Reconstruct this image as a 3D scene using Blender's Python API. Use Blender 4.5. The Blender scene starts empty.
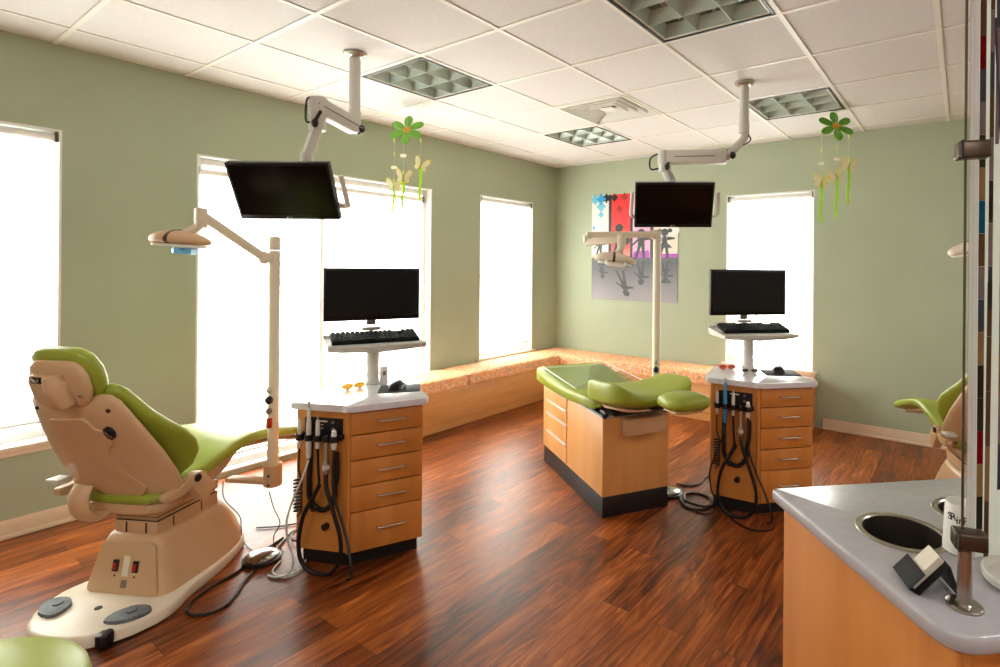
SKY = 15.0
EXPO = 0.0
FILL_SPOTS = [(-1.0, -1.2), (1.0, -1.2), (1.8, 1.2), (1.8, 3.4)]  # added fill lights, outside the camera view
FILL_W = 26.0
import bpy, bmesh, math, random
from mathutils import Vector, Matrix
random.seed(7)
sc = bpy.context.scene
COL = sc.collection
PI = math.pi

# ------------------------------------------------------------------ helpers
class MB:
    """collects shapes into one mesh"""
    def __init__(self):
        self.bm = bmesh.new(); self.mi = 0
    def _tag(self, faces):
        for f in faces: f.material_index = self.mi
    def box(self, c, s, rz=0, bev=0.0, seg=2, M=None):
        T = Matrix.Translation(Vector(c)) @ Matrix.Rotation(rz, 4, 'Z')
        if M is not None: T = M @ T
        r = bmesh.ops.create_cube(self.bm, size=1.0, matrix=T @ Matrix.Diagonal((s[0], s[1], s[2], 1)))
        vs = r['verts']
        self._tag({f for v in vs for f in v.link_faces})
        if bev > 0:
            es = list({e for v in vs for e in v.link_edges})
            b = bmesh.ops.bevel(self.bm, geom=es, offset=bev, segments=seg, affect='EDGES', profile=0.5)
            self._tag(b['faces'])
        return self
    def prism(self, poly, z0, z1, bev=0.0, seg=2, M=None):
        f = lambda p, z: (M @ Vector((p[0], p[1], z))) if M is not None else Vector((p[0], p[1], z))
        a = [self.bm.verts.new(f(p, z0)) for p in poly]
        b = [self.bm.verts.new(f(p, z1)) for p in poly]
        n = len(poly); fs = []
        fs.append(self.bm.faces.new(a[::-1])); fs.append(self.bm.faces.new(b))
        for i in range(n):
            fs.append(self.bm.faces.new((a[i], a[(i+1) % n], b[(i+1) % n], b[i])))
        self._tag(fs)
        if bev > 0:
            es = [e for e in list(fs[0].edges) + list(fs[1].edges)]
            r = bmesh.ops.bevel(self.bm, geom=es, offset=bev, segments=seg, affect='EDGES', profile=0.5)
            self._tag(r['faces'])
        return self
    def poly(self, pts):
        vs = [self.bm.verts.new(Vector(p)) for p in pts]
        f = self.bm.faces.new(vs); f.material_index = self.mi
        return self
    def loft(self, rings, cap=True, closed=False):
        R = [[self.bm.verts.new(Vector(p)) for p in r] for r in rings]
        n = len(R[0]); fs = []
        m = len(R)
        for k in range(m if closed else m-1):
            A, B = R[k], R[(k+1) % m]
            for i in range(n):
                fs.append(self.bm.faces.new((A[i], A[(i+1) % n], B[(i+1) % n], B[i])))
        if cap and not closed:
            fs.append(self.bm.faces.new(R[0][::-1])); fs.append(self.bm.faces.new(R[-1]))
        self._tag(fs)
        return self
    def lathe(self, prof, c=(0, 0, 0), n=28, M=None, cap=True):
        rings = []
        for r, z in prof:
            ring = []
            for i in range(n):
                a = 2*PI*i/n
                v = Vector((r*math.cos(a), r*math.sin(a), z))
                if M is not None: v = M @ v
                ring.append(v + Vector(c))
            rings.append(ring)
        return self.loft(rings, cap)
    def tube(self, pts, r, n=8, smooth=True, per=5, flat=None):
        P = [Vector(p) for p in pts]
        rs = r if isinstance(r, list) else [r]*len(P)
        rs = [x if isinstance(x, tuple) else (x, x) for x in rs]
        if smooth and len(P) > 2:
            Q, QR = [], []
            for i in range(len(P)-1):
                p0, p1, p2, p3 = P[max(i-1, 0)], P[i], P[i+1], P[min(i+2, len(P)-1)]
                for k in range(per):
                    t = k/per
                    Q.append(0.5*((2*p1) + (p2-p0)*t + (2*p0-5*p1+4*p2-p3)*t*t + (3*p1-p0-3*p2+p3)*t**3))
                    QR.append((rs[i][0]*(1-t)+rs[i+1][0]*t, rs[i][1]*(1-t)+rs[i+1][1]*t))
            Q.append(P[-1]); QR.append(rs[-1]); P, rs = Q, QR
        T = []
        for i in range(len(P)):
            d = P[min(i+1, len(P)-1)] - P[max(i-1, 0)]
            T.append(d.normalized() if d.length > 1e-9 else Vector((0, 0, 1)))
        u = T[0].orthogonal().normalized()
        if flat is not None:
            u = (Vector(flat) - T[0]*T[0].dot(Vector(flat))).normalized()
        rings = []
        for i, p in enumerate(P):
            u = (u - T[i]*u.dot(T[i]))
            u = u.normalized() if u.length > 1e-6 else T[i].orthogonal().normalized()
            w = T[i].cross(u)
            ra, rb = (rs[i] if isinstance(rs[i], tuple) else (rs[i], rs[i]))
            rings.append([p + u*(ra*math.cos(2*PI*k/n)) + w*(rb*math.sin(2*PI*k/n)) for k in range(n)])
        return self.loft(rings, True)
    def bar(self, a, b, w, h, bev=0.004, up=(0, 0, 1)):
        """rectangular bar from a to b, w wide and h tall"""
        a, b = Vector(a), Vector(b); d = b-a
        x = d.normalized(); y = Vector(up).cross(x)
        y = y.normalized() if y.length > 1e-6 else x.orthogonal().normalized()
        z = x.cross(y)
        M = Matrix(((x.x, y.x, z.x, 0), (x.y, y.y, z.y, 0), (x.z, y.z, z.z, 0), (0, 0, 0, 1)))
        M.translation = (a+b)/2
        return self.box((0, 0, 0), (d.length, w, h), 0, bev, 2, M)
    def ball(self, c, r, nu=20, nv=12, M=None, p=2.0, flatb=None):
        rings = []
        for j in range(nv+1):
            a = -PI/2 + PI*j/nv
            ca, sa = max(math.cos(a), 0.02), math.sin(a)
            ring = []
            for i in range(nu):
                b = 2*PI*i/nu
                cx, cy = math.cos(b), math.sin(b)
                x = math.copysign(abs(cx)**(2/p), cx)*ca; y = math.copysign(abs(cy)**(2/p), cy)*ca
                z = sa
                if flatb is not None and z < flatb: z = flatb
                v = Vector((x*r[0], y*r[1], z*r[2]))
                if M is not None: v = M @ v
                ring.append(v+Vector(c))
            rings.append(ring)
        return self.loft(rings, True)
    def build(self, name, mats, parent=None, loc=None, rz=None, ang=38, flat=False):
        bm = self.bm
        bmesh.ops.recalc_face_normals(bm, faces=bm.faces)
        ca = math.radians(ang)
        for e in bm.edges:
            e.smooth = (len(e.link_faces) == 2 and e.calc_face_angle(0) < ca)
        for f in bm.faces: f.smooth = not flat
        me = bpy.data.meshes.new(name); bm.to_mesh(me); bm.free()
        for m in (mats if isinstance(mats, (list, tuple)) else [mats]): me.materials.append(m)
        o = bpy.data.objects.new(name, me); COL.objects.link(o)
        if parent is not None: o.parent = parent
        if loc is not None: o.location = loc
        if rz is not None: o.rotation_euler = (0, 0, rz)
        return o

def tag(o, label=None, cat=None, group=None, kind=None):
    if label: o['label'] = label
    if cat: o['category'] = cat
    if group: o['group'] = group
    if kind: o['kind'] = kind
    return o
def thing(name, label, cat, loc=(0, 0, 0), rz=0, group=None):
    o = bpy.data.objects.new(name, None); COL.objects.link(o)
    o.empty_display_size = 0.1
    o.location = loc; o.rotation_euler = (0, 0, rz)
    return tag(o, label, cat, group)
def copy_tree(o, parent=None):
    c = o.copy(); COL.objects.link(c)
    if parent is not None: c.parent = parent
    for ch in [x for x in bpy.data.objects if x.parent == o]: copy_tree(ch, c)
    return c
def struct(mb, name, mats, parent=None, **k):
    o = mb.build(name, mats, parent, **k)
    if parent is None: o['kind'] = 'structure'
    return o
def sq(w, h, p=4.0, n=24, cx=0, cy=0):
    """superellipse ring in 2D"""
    out = []
    for i in range(n):
        a = 2*PI*i/n; c, s = math.cos(a), math.sin(a)
        out.append((cx + w*math.copysign(abs(c)**(2/p), c), cy + h*math.copysign(abs(s)**(2/p), s)))
    return out
def rrect(x0, y0, x1, y1, r, n=5):
    out = []
    for cx, cy, a0 in ((x1-r, y1-r, 0), (x0+r, y1-r, PI/2), (x0+r, y0+r, PI), (x1-r, y0+r, 1.5*PI)):
        for i in range(n+1):
            a = a0 + PI/2*i/n
            out.append((cx+r*math.cos(a), cy+r*math.sin(a)))
    return out
def round_poly(P, r, n=4):
    """rounds the corners of a polygon (list of 2D points); r may be a list"""
    out = []; m = len(P)
    for i in range(m):
        p = Vector(P[i]); a = Vector(P[i-1]); b = Vector(P[(i+1) % m])
        rr = r[i] if isinstance(r, (list, tuple)) else r
        da, db = (a-p), (b-p)
        k = min(rr, da.length*0.45, db.length*0.45)
        if k < 1e-5: out.append(tuple(p)); continue
        s, e = p+da.normalized()*k, p+db.normalized()*k
        for j in range(n+1):
            t = j/n
            out.append(tuple(s*(1-t)**2 + p*2*t*(1-t) + e*t*t))
    return out
def text_into(mb, s, M, size, depth=0.001):
    """adds built-in-font lettering as mesh faces"""
    cu = bpy.data.curves.new('lettering', 'FONT'); cu.body = s; cu.size = size; cu.extrude = depth
    cu.align_x = 'CENTER'; cu.align_y = 'CENTER'; cu.resolution_u = 2
    ob = bpy.data.objects.new('lettering', cu); COL.objects.link(ob)
    dg = bpy.context.evaluated_depsgraph_get()
    me = bpy.data.meshes.new_from_object(ob.evaluated_get(dg))
    n0 = len(mb.bm.faces)
    me.transform(M)
    mb.bm.from_mesh(me)
    mb.bm.faces.ensure_lookup_table()
    for f in list(mb.bm.faces)[n0:]: f.material_index = mb.mi
    bpy.data.objects.remove(ob); bpy.data.curves.remove(cu); bpy.data.meshes.remove(me)

# ------------------------------------------------------------------ materials
def lin(c):
    return tuple(((x/12.92) if x <= 0.04045 else ((x+0.055)/1.055)**2.4) for x in [v/255 for v in c]) + (1,)
def mat(name, rgb, rough=0.5, metal=0.0, spec=0.5, var=0.0, vscale=8.0, bump=0.0, bscale=80.0, coat=0.0, trans=0.0):
    m = bpy.data.materials.new(name); m.use_nodes = True
    nt = m.node_tree; b = nt.nodes['Principled BSDF']
    b.inputs['Base Color'].default_value = lin(rgb)
    b.inputs['Roughness'].default_value = rough; b.inputs['Metallic'].default_value = metal
    b.inputs['Specular IOR Level'].default_value = spec
    b.inputs['Coat Weight'].default_value = coat; b.inputs['Coat Roughness'].default_value = 0.15
    b.inputs['Transmission Weight'].default_value = trans
    tc = nt.nodes.new('ShaderNodeTexCoord')
    if var > 0:
        no = nt.nodes.new('ShaderNodeTexNoise'); no.inputs['Scale'].default_value = vscale; no.inputs['Detail'].default_value = 4
        nt.links.new(tc.outputs['Object'], no.inputs['Vector'])
        r = nt.nodes.new('ShaderNodeValToRGB')
        a = lin(rgb)
        r.color_ramp.elements[0].position = 0.3; r.color_ramp.elements[1].position = 0.7
        r.color_ramp.elements[0].color = tuple(x*(1-var) for x in a[:3])+(1,)
        r.color_ramp.elements[1].color = tuple(min(1, x*(1+var)) for x in a[:3])+(1,)
        nt.links.new(no.outputs['Fac'], r.inputs['Fac']); nt.links.new(r.outputs['Color'], b.inputs['Base Color'])
    if bump > 0:
        n2 = nt.nodes.new('ShaderNodeTexNoise'); n2.inputs['Scale'].default_value = bscale; n2.inputs['Detail'].default_value = 3
        nt.links.new(tc.outputs['Object'], n2.inputs['Vector'])
        bp = nt.nodes.new('ShaderNodeBump'); bp.inputs['Strength'].default_value = bump; bp.inputs['Distance'].default_value = 0.004
        nt.links.new(n2.outputs['Fac'], bp.inputs['Height']); nt.links.new(bp.outputs['Normal'], b.inputs['Normal'])
    return m
def wood(name, dark, light, scale=(30, 30, 2.0), rough=0.4, coat=0.08):
    m = bpy.data.materials.new(name); m.use_nodes = True
    nt = m.node_tree; L = nt.links; b = nt.nodes['Principled BSDF']
    tc = nt.nodes.new('ShaderNodeTexCoord'); mp = nt.nodes.new('ShaderNodeMapping')
    mp.inputs['Scale'].default_value = scale
    L.new(tc.outputs['Object'], mp.inputs['Vector'])
    n = nt.nodes.new('ShaderNodeTexNoise'); n.inputs['Scale'].default_value = 1.0; n.inputs['Detail'].default_value = 6; n.inputs['Distortion'].default_value = 0.6
    L.new(mp.outputs['Vector'], n.inputs['Vector'])
    r = nt.nodes.new('ShaderNodeValToRGB')
    r.color_ramp.elements[0].position = 0.28; r.color_ramp.elements[1].position = 0.72
    r.color_ramp.elements[0].color = lin(dark); r.color_ramp.elements[1].color = lin(light)
    L.new(n.outputs['Fac'], r.inputs['Fac']); L.new(r.outputs['Color'], b.inputs['Base Color'])
    b.inputs['Roughness'].default_value = rough; b.inputs['Coat Weight'].default_value = coat; b.inputs['Coat Roughness'].default_value = 0.2
    return m

M = {}
M['wall'] = mat('sage_wall_paint', (172, 182, 158), 0.75, spec=0.25, var=0.03, vscale=3, bump=0.05, bscale=150)
M['white_wall'] = mat('white_wall_paint', (215, 210, 198), 0.8)
M['ceil'] = mat('ceiling_tile', (222, 219, 218), 0.9, spec=0.1, var=0.035, vscale=60, bump=0.25, bscale=220)
M['tbar'] = mat('white_grid_metal', (236, 233, 226), 0.45)
M['tgap'] = mat('grid_shadow_groove', (150, 138, 128), 0.8)
M['base'] = mat('painted_baseboard', (226, 205, 180), 0.45, var=0.03)
M['trim'] = mat('white_window_paint', (240, 240, 236), 0.4)
M['sill'] = mat('sill_paint', (232, 214, 194), 0.4)
M['beige'] = mat('beige_plastic', (203, 168, 128), 0.38, var=0.03, vscale=4)
M['beige2'] = mat('pale_beige_enamel', (226, 214, 192), 0.35)
M['vinyl'] = mat('lime_vinyl', (148, 161, 52), 0.38, spec=0.5, var=0.05, vscale=10, bump=0.06, bscale=260)
M['black'] = mat('black_plastic', (16, 16, 17), 0.4)
M['hose'] = mat('black_rubber_hose', (14, 14, 15), 0.42)
M['kick'] = mat('black_kick_laminate', (26, 24, 24), 0.45, var=0.1, vscale=20)
M['screen'] = mat('dark_glossy_screen', (5, 7, 6), 0.2, spec=0.22)
M['bezel'] = mat('black_gloss_bezel', (8, 8, 8), 0.3, spec=0.3)
M['silver'] = mat('brushed_silver', (190, 186, 178), 0.3, metal=1.0)
M['steel'] = mat('brushed_steel', (176, 168, 158), 0.28, metal=1.0)
M['bronze'] = mat('dark_nickel', (92, 80, 68), 0.35, metal=0.9)
M['cable'] = mat('steel_cable', (96, 84, 70), 0.4, metal=0.8)
M['grey'] = mat('grey_plastic', (120, 112, 104), 0.45)
M['lgrey'] = mat('light_grey_enamel', (205, 203, 196), 0.4)
M['pedal'] = mat('grey_pedal_rubber', (98, 104, 108), 0.6, var=0.2, vscale=40)
M['top'] = mat('pale_lavender_countertop', (214, 213, 220), 0.22, var=0.03, vscale=30, coat=0.3)
M['top2'] = mat('grey_solid_surface', (176, 175, 180), 0.25, var=0.04, vscale=45, coat=0.2)
M['maple'] = wood('cart_maple', (184, 112, 46), (206, 136, 64), (9, 9, 1.2))
M['maple_edge'] = wood('cart_maple_edge', (194, 122, 52), (212, 144, 70), (9, 9, 1.2))
M['birch'] = wood('bench_birch', (208, 146, 84), (226, 168, 104), (2.0, 2.0, 14))
M['cab'] = wood('pale_maple', (208, 148, 84), (224, 166, 102), (10, 10, 1.0))
M['counter_wood'] = wood('counter_maple', (184, 110, 44), (204, 132, 60), (8, 8, 1.0))
M['glasses_orange'] = mat('orange_plastic', (240, 84, 24), 0.25, trans=0.2)
M['glasses_yellow'] = mat('yellow_plastic', (236, 190, 40), 0.2, trans=0.2)
M['alu'] = mat('satin_aluminium', (226, 226, 226), 0.35, metal=0.35)
M['lens'] = mat('smoke_lens', (90, 60, 40), 0.1, trans=0.3)
M['lens_o'] = mat('orange_lens', (190, 78, 30), 0.12, trans=0.3)
M['padm'] = mat('slate_mouse_pad', (66, 72, 76), 0.7, spec=0.2)
M['disc'] = mat('polished_dark_steel', (150, 148, 146), 0.18, metal=1.0)
M['lens_y'] = mat('amber_lens', (226, 170, 60), 0.1, trans=0.5)
M['red'] = mat('red_plastic', (170, 20, 14), 0.35)
M['blue'] = mat('blue_plastic', (60, 140, 200), 0.35)
M['ltblue'] = mat('blue_barrier_film', (120, 200, 240), 0.35, trans=0.2)
M['white'] = mat('white_plastic', (240, 238, 232), 0.35)
M['ink'] = mat('black_ink', (20, 20, 24), 0.6)
M['paper'] = mat('ivory_cards', (228, 222, 206), 0.7)
M['keys'] = mat('black_keys', (20, 21, 21), 0.7, spec=0.15)
M['leafgreen'] = mat('green_felt', (112, 172, 56), 0.7, var=0.08, vscale=30)
M['leafgreen2'] = mat('darker_green_felt', (100, 164, 46), 0.7, var=0.08, vscale=30)
M['orange_felt'] = mat('orange_felt', (200, 150, 50), 0.7)
M['wing'] = mat('cream_butterfly_wing', (238, 232, 196), 0.6, var=0.05, vscale=60)
M['wingedge'] = mat('yellow_wing_edge', (226, 206, 60), 0.6)
M['bead'] = mat('pale_lime_bead', (220, 232, 120), 0.35)
M['ribbon'] = mat('lime_ribbon', (176, 208, 66), 0.5)
M['thread'] = mat('clear_thread', (220, 225, 200), 0.4)
M['louver'] = mat('greenish_silver_louver', (196, 206, 198), 0.35, metal=0.3)
M['lampback'] = mat('lamp_reflector', (176, 184, 176), 0.4)
M['label'] = mat('printed_label', (225, 215, 190), 0.6)
M['rubber_red'] = mat('red_button', (190, 30, 20), 0.4)

def floor_mat():
    m = bpy.data.materials.new('walnut_plank_floor'); m.use_nodes = True
    nt = m.node_tree; L = nt.links; b = nt.nodes['Principled BSDF']
    N = nt.nodes.new
    tc = N('ShaderNodeTexCoord'); sp = N('ShaderNodeSeparateXYZ'); L.new(tc.outputs['Object'], sp.inputs[0])
    cb = N('ShaderNodeCombineXYZ'); L.new(sp.outputs['Y'], cb.inputs['X']); L.new(sp.outputs['X'], cb.inputs['Y'])
    br = N('ShaderNodeTexBrick'); L.new(cb.outputs[0], br.inputs['Vector'])
    br.inputs['Scale'].default_value = 1.0; br.inputs['Brick Width'].default_value = 1.22; br.inputs['Row Height'].default_value = 0.127
    br.inputs['Mortar Size'].default_value = 0.0012; br.inputs['Mortar Smooth'].default_value = 0.2; br.inputs['Bias'].default_value = 0.0
    br.inputs['Color1'].default_value = (0, 0, 0, 1); br.inputs['Color2'].default_value = (1, 1, 1, 1); br.inputs['Mortar'].default_value = (0.5, 0.5, 0.5, 1)
    br.offset = 0.37; br.offset_frequency = 2
    rnd = N('ShaderNodeSeparateColor'); L.new(br.outputs['Color'], rnd.inputs[0])
    # grain, shifted per plank
    sh = N('ShaderNodeMath'); sh.operation = 'MULTIPLY'; sh.inputs[1].default_value = 37.0; L.new(rnd.outputs['Red'], sh.inputs[0])
    c2 = N('ShaderNodeCombineXYZ'); L.new(sp.outputs['X'], c2.inputs['X']); L.new(sp.outputs['Y'], c2.inputs['Y']); L.new(sh.outputs[0], c2.inputs['Z'])
    mp = N('ShaderNodeMapping'); mp.inputs['Scale'].default_value = (16.0, 1.9, 1.0); L.new(c2.outputs[0], mp.inputs['Vector'])
    n1 = N('ShaderNodeTexNoise'); n1.inputs['Scale'].default_value = 1.0; n1.inputs['Detail'].default_value = 5; n1.inputs['Distortion'].default_value = 2.6
    L.new(mp.outputs[0], n1.inputs['Vector'])
    mp2 = N('ShaderNodeMapping'); mp2.inputs['Scale'].default_value = (90.0, 4.0, 1.0); L.new(c2.outputs[0], mp2.inputs['Vector'])
    n2 = N('ShaderNodeTexNoise'); n2.inputs['Scale'].default_value = 1.0; n2.inputs['Detail'].default_value = 4; n2.inputs['Distortion'].default_value = 0.4
    L.new(mp2.outputs[0], n2.inputs['Vector'])
    # value = 0.45*plank + 0.75*grain + 0.25*fine
    def mul(a, k):
        x = N('ShaderNodeMath'); x.operation = 'MULTIPLY'; x.inputs[1].default_value = k; L.new(a, x.inputs[0]); return x.outputs[0]
    def add(a, c):
        x = N('ShaderNodeMath'); x.operation = 'ADD'; L.new(a, x.inputs[0]); L.new(c, x.inputs[1]); return x.outputs[0]
    v = add(add(mul(rnd.outputs['Red'], 0.30), mul(n1.outputs['Fac'], 1.05)), mul(n2.outputs['Fac'], 0.42))
    off = N('ShaderNodeMath'); off.operation = 'SUBTRACT'; off.inputs[1].default_value = 0.38; L.new(v, off.inputs[0])
    r = N('ShaderNodeValToRGB'); cr = r.color_ramp
    cr.elements[0].position = 0.18; cr.elements[0].color = lin((58, 26, 11))
    cr.elements[1].position = 0.92; cr.elements[1].color = lin((212, 130, 58))
    for p, c in ((0.30, (90, 42, 16)), (0.50, (130, 64, 25)), (0.72, (168, 92, 38))):
        e = cr.elements.new(p); e.color = lin(c)
    L.new(off.outputs[0], r.inputs['Fac'])
    mx = N('ShaderNodeMix'); mx.data_type = 'RGBA'
    L.new(br.outputs['Fac'], mx.inputs['Factor']); L.new(r.outputs['Color'], mx.inputs['A']); mx.inputs['B'].default_value = lin((48, 24, 14))
    L.new(mx.outputs['Result'], b.inputs['Base Color'])
    b.inputs['Roughness'].default_value = 0.33; b.inputs['Specular IOR Level'].default_value = 0.4
    rr = N('ShaderNodeMapRange'); rr.inputs['To Min'].default_value = 0.28; rr.inputs['To Max'].default_value = 0.42
    L.new(n1.outputs['Fac'], rr.inputs['Value']); L.new(rr.outputs[0], b.inputs['Roughness'])
    bp = N('ShaderNodeBump'); bp.inputs['Strength'].default_value = 0.12; bp.inputs['Distance'].default_value = 0.002
    L.new(n2.outputs['Fac'], bp.inputs['Height']); L.new(bp.outputs['Normal'], b.inputs['Normal'])
    return m
M['floor'] = floor_mat()

def cushion_mat():
    m = bpy.data.materials.new('orange_confetti_fabric'); m.use_nodes = True
    nt = m.node_tree; L = nt.links; b = nt.nodes['Principled BSDF']; N = nt.nodes.new
    tc = N('ShaderNodeTexCoord')
    vo = N('ShaderNodeTexVoronoi'); vo.inputs['Scale'].default_value = 55; vo.inputs['Randomness'].default_value = 1.0
    L.new(tc.outputs['Object'], vo.inputs['Vector'])
    th = N('ShaderNodeMath'); th.operation = 'LESS_THAN'; th.inputs[1].default_value = 0.43; L.new(vo.outputs['Distance'], th.inputs[0])
    sep = N('ShaderNodeSeparateColor'); L.new(vo.outputs['Color'], sep.inputs[0])
    r = N('ShaderNodeValToRGB'); r.color_ramp.interpolation = 'CONSTANT'
    cr = r.color_ramp
    cols = [(0.0, (246, 206, 150)), (0.28, (176, 170, 160)), (0.45, (240, 226, 200)), (0.62, (224, 120, 64)), (0.78, (150, 165, 172)), (0.88, (250, 224, 170))]
    cr.elements[0].position = 0; cr.elements[0].color = lin(cols[0][1]); cr.elements[1].position = 0.28; cr.elements[1].color = lin(cols[1][1])
    for p, c in cols[2:]:
        e = cr.elements.new(p); e.color = lin(c)
    L.new(sep.outputs['Red'], r.inputs['Fac'])
    mx = N('ShaderNodeMix'); mx.data_type = 'RGBA'; mx.inputs['A'].default_value = lin((240, 170, 120))
    L.new(th.outputs[0], mx.inputs['Factor']); L.new(r.outputs['Color'], mx.inputs['B'])
    L.new(mx.outputs['Result'], b.inputs['Base Color']); b.inputs['Roughness'].default_value = 0.75
    return m
M['cushion'] = cushion_mat()

def see_through(name, tint, clear, rough_white=(240, 238, 230), gloss=0.0, transl=0.5):
    """clear fraction transparent, the rest cloth (diffuse and translucent) or gloss"""
    m = bpy.data.materials.new(name); m.use_nodes = True
    nt = m.node_tree; L = nt.links; N = nt.nodes.new
    nt.nodes.remove(nt.nodes['Principled BSDF']); out = nt.nodes['Material Output']
    tr = N('ShaderNodeBsdfTransparent'); tr.inputs['Color'].default_value = lin(tint)
    if gloss > 0:
        g = N('ShaderNodeBsdfGlossy'); g.inputs['Roughness'].default_value = 0.05
        g.inputs['Color'].default_value = (1, 1, 1, 1); other = g.outputs[0]
    else:
        d = N('ShaderNodeBsdfDiffuse'); d.inputs['Color'].default_value = lin(rough_white)
        t = N('ShaderNodeBsdfTranslucent'); t.inputs['Color'].default_value = lin(rough_white)
        ms = N('ShaderNodeMixShader'); ms.inputs[0].default_value = transl
        L.new(d.outputs[0], ms.inputs[1]); L.new(t.outputs[0], ms.inputs[2]); other = ms.outputs[0]
    mx = N('ShaderNodeMixShader'); mx.inputs[0].default_value = 1-clear
    L.new(tr.outputs[0], mx.inputs[1]); L.new(other, mx.inputs[2]); L.new(mx.outputs[0], out.inputs['Surface'])
    return m
M['shade'] = see_through('white_solar_shade_fabric', (255, 252, 246), 0.35, (248, 246, 240), transl=0.6)
M['wing'] = see_through('cream_butterfly_wing', (255, 255, 255), 0.02, (253, 251, 236), transl=0.35)
M['wingedge'] = see_through('yellow_wing_edge', (255, 255, 255), 0.02, (240, 226, 90), transl=0.35)
M['ribbon'] = see_through('lime_ribbon', (255, 255, 255), 0.02, (184, 222, 70), transl=0.5)
M['glass'] = see_through('window_glass', (250, 255, 252), 0.94, gloss=1)
M['panel_glass'] = see_through('frosted_resin_panel', (240, 244, 240), 0.4, (235, 238, 234), transl=0.8)
M['clear_film'] = see_through('clear_plastic_cover', (238, 244, 236), 0.72, gloss=1)
M['clear_acrylic'] = see_through('clear_acrylic_strip', (244, 240, 242), 0.86, (214, 204, 210), transl=0.6)
# ------------------------------------------------------------------ the room
XL, YB, ZC = -4.097, 5.261, 2.6405
XR, YF = 3.2, -2.6
T = 0.6096
GX0, GY0 = -1.3268, 0.7825

mb = MB(); mb.box(((XL+XR)/2, (YF+YB)/2, -0.05), (XR-XL+0.4, YB-YF+0.4, 0.1)); struct(mb, 'floor', M['floor'], flat=True)

def wall_boxes(mb, axis, p0, p1, u0, u1, openings):
    """boxes of a wall between planes p0 and p1 with window openings (u0,u1,z0,z1)"""
    def b(a, c, z0, z1):
        if c-a < 1e-4 or z1-z0 < 1e-4: return
        if axis == 'X': mb.box(((p0+p1)/2, (a+c)/2, (z0+z1)/2), (abs(p1-p0), c-a, z1-z0))
        else: mb.box(((a+c)/2, (p0+p1)/2, (z0+z1)/2), (c-a, abs(p1-p0), z1-z0))
    u = u0
    H = ZC+0.1
    for a, c, z0, z1 in sorted(openings):
        b(u, a, 0, H); b(a, c, 0, z0); b(a, c, z1, H); u = c
    b(u, u1, 0, H)
W1 = (-0.06, 0.815, 0.472, 2.178)
W2 = (1.459, 3.364, 0.03, 2.160)
W3 = (3.985, 4.825, 0.475, 2.180)
W4 = (-1.945, -1.115, 0.50, 2.165)
TH = 0.16
mb = MB(); wall_boxes(mb, 'X', XL-TH, XL, YF-TH, YB+TH, [W1, W2, W3]); struct(mb, 'wall_left', M['wall'], flat=True)
mb = MB(); wall_boxes(mb, 'Y', YB, YB+TH, XL, XR+TH, [W4]); struct(mb, 'wall_back', M['wall'], flat=True)
mb = MB(); wall_boxes(mb, 'X', XR, XR+TH, YF-TH, YB, []); struct(mb, 'wall_right', M['white_wall'], flat=True)
mb = MB(); wall_boxes(mb, 'Y', YF-TH, YF, XL, XR, []); struct(mb, 'wall_front', M['white_wall'], flat=True)

# ceiling: lay-in tiles on a grid, open where a fixture sits
TROF = [(-3, 2), (-3, 5), (0, 5), (0, 2)]
LIT = []
VENT = (-2, 4)
skip = set(TROF) | {VENT} | set(LIT)
mb = MB()
nx0, nx1 = math.floor((XL-0.1-GX0)/T), math.ceil((XR+0.1-GX0)/T)
ny0, ny1 = math.floor((YF-0.1-GY0)/T), math.ceil((YB+0.1-GY0)/T)
for i in range(nx0, nx1):
    for j in range(ny0, ny1):
        if (i, j) in skip: continue
        x, y = GX0+i*T, GY0+j*T
        mb.mi = 0
        mb.box((x+T/2, y+T/2, ZC+0.0115), (T-0.016, T-0.016, 0.012))
mb.mi = 1
for i in range(nx0, nx1+1):
    mb.box((GX0+i*T, (GY0+(ny0+ny1)/2*T), ZC+0.0045), (0.024, (ny1-ny0)*T, 0.009))
for j in range(ny0, ny1+1):
    mb.box((GX0+(nx0+nx1)/2*T, GY0+j*T, ZC+0.005), ((nx1-nx0)*T, 0.024, 0.009))
# unseen deck added over the tiles against daylight leaks, open above fixtures is not needed (they are closed boxes)
mb.mi = 0
mb.box(((XL+XR)/2, (YF+YB)/2, ZC+0.30), (XR-XL+0.6, YB-YF+0.6, 0.03))
struct(mb, 'ceiling', [M['ceil'], M['tbar']], flat=True)
# unseen plenum upstand, added so that no daylight enters above the tiles
mb = MB()
for a, b2, s in (((XL-TH/2), (YF+YB)/2, (TH, YB-YF+2*TH, 0.32)), (XR+TH/2, (YF+YB)/2, (TH, YB-YF+2*TH, 0.32))):
    mb.box((a, b2, ZC+0.20), s)
for b2 in (YF-TH/2, YB+TH/2): mb.box(((XL+XR)/2, b2, ZC+0.20), (XR-XL, TH, 0.32))
struct(mb, 'light_stop_1', M['ceil'], flat=True)

# baseboards
def board(name, segs):
    mb = MB()
    for c, s in segs: mb.box(c, s, 0, 0.004)
    struct(mb, name, M['base'])
BH = 0.098
board('baseboard_left', [((XL+0.007, (YF+W2[0])/2-0.03, BH/2), (0.014, W2[0]-YF-0.06, BH)), ((XL+0.011, (YF+W2[0])/2-0.03, 0.011), (0.022, W2[0]-YF-0.06, 0.022))])
board('baseboard_back', [((( -1.03+XR)/2, YB-0.007, BH/2), (XR+1.03, 0.014, BH)), (((-1.03+XR)/2, YB-0.011, 0.011), (XR+1.03, 0.022, 0.022))])

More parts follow.
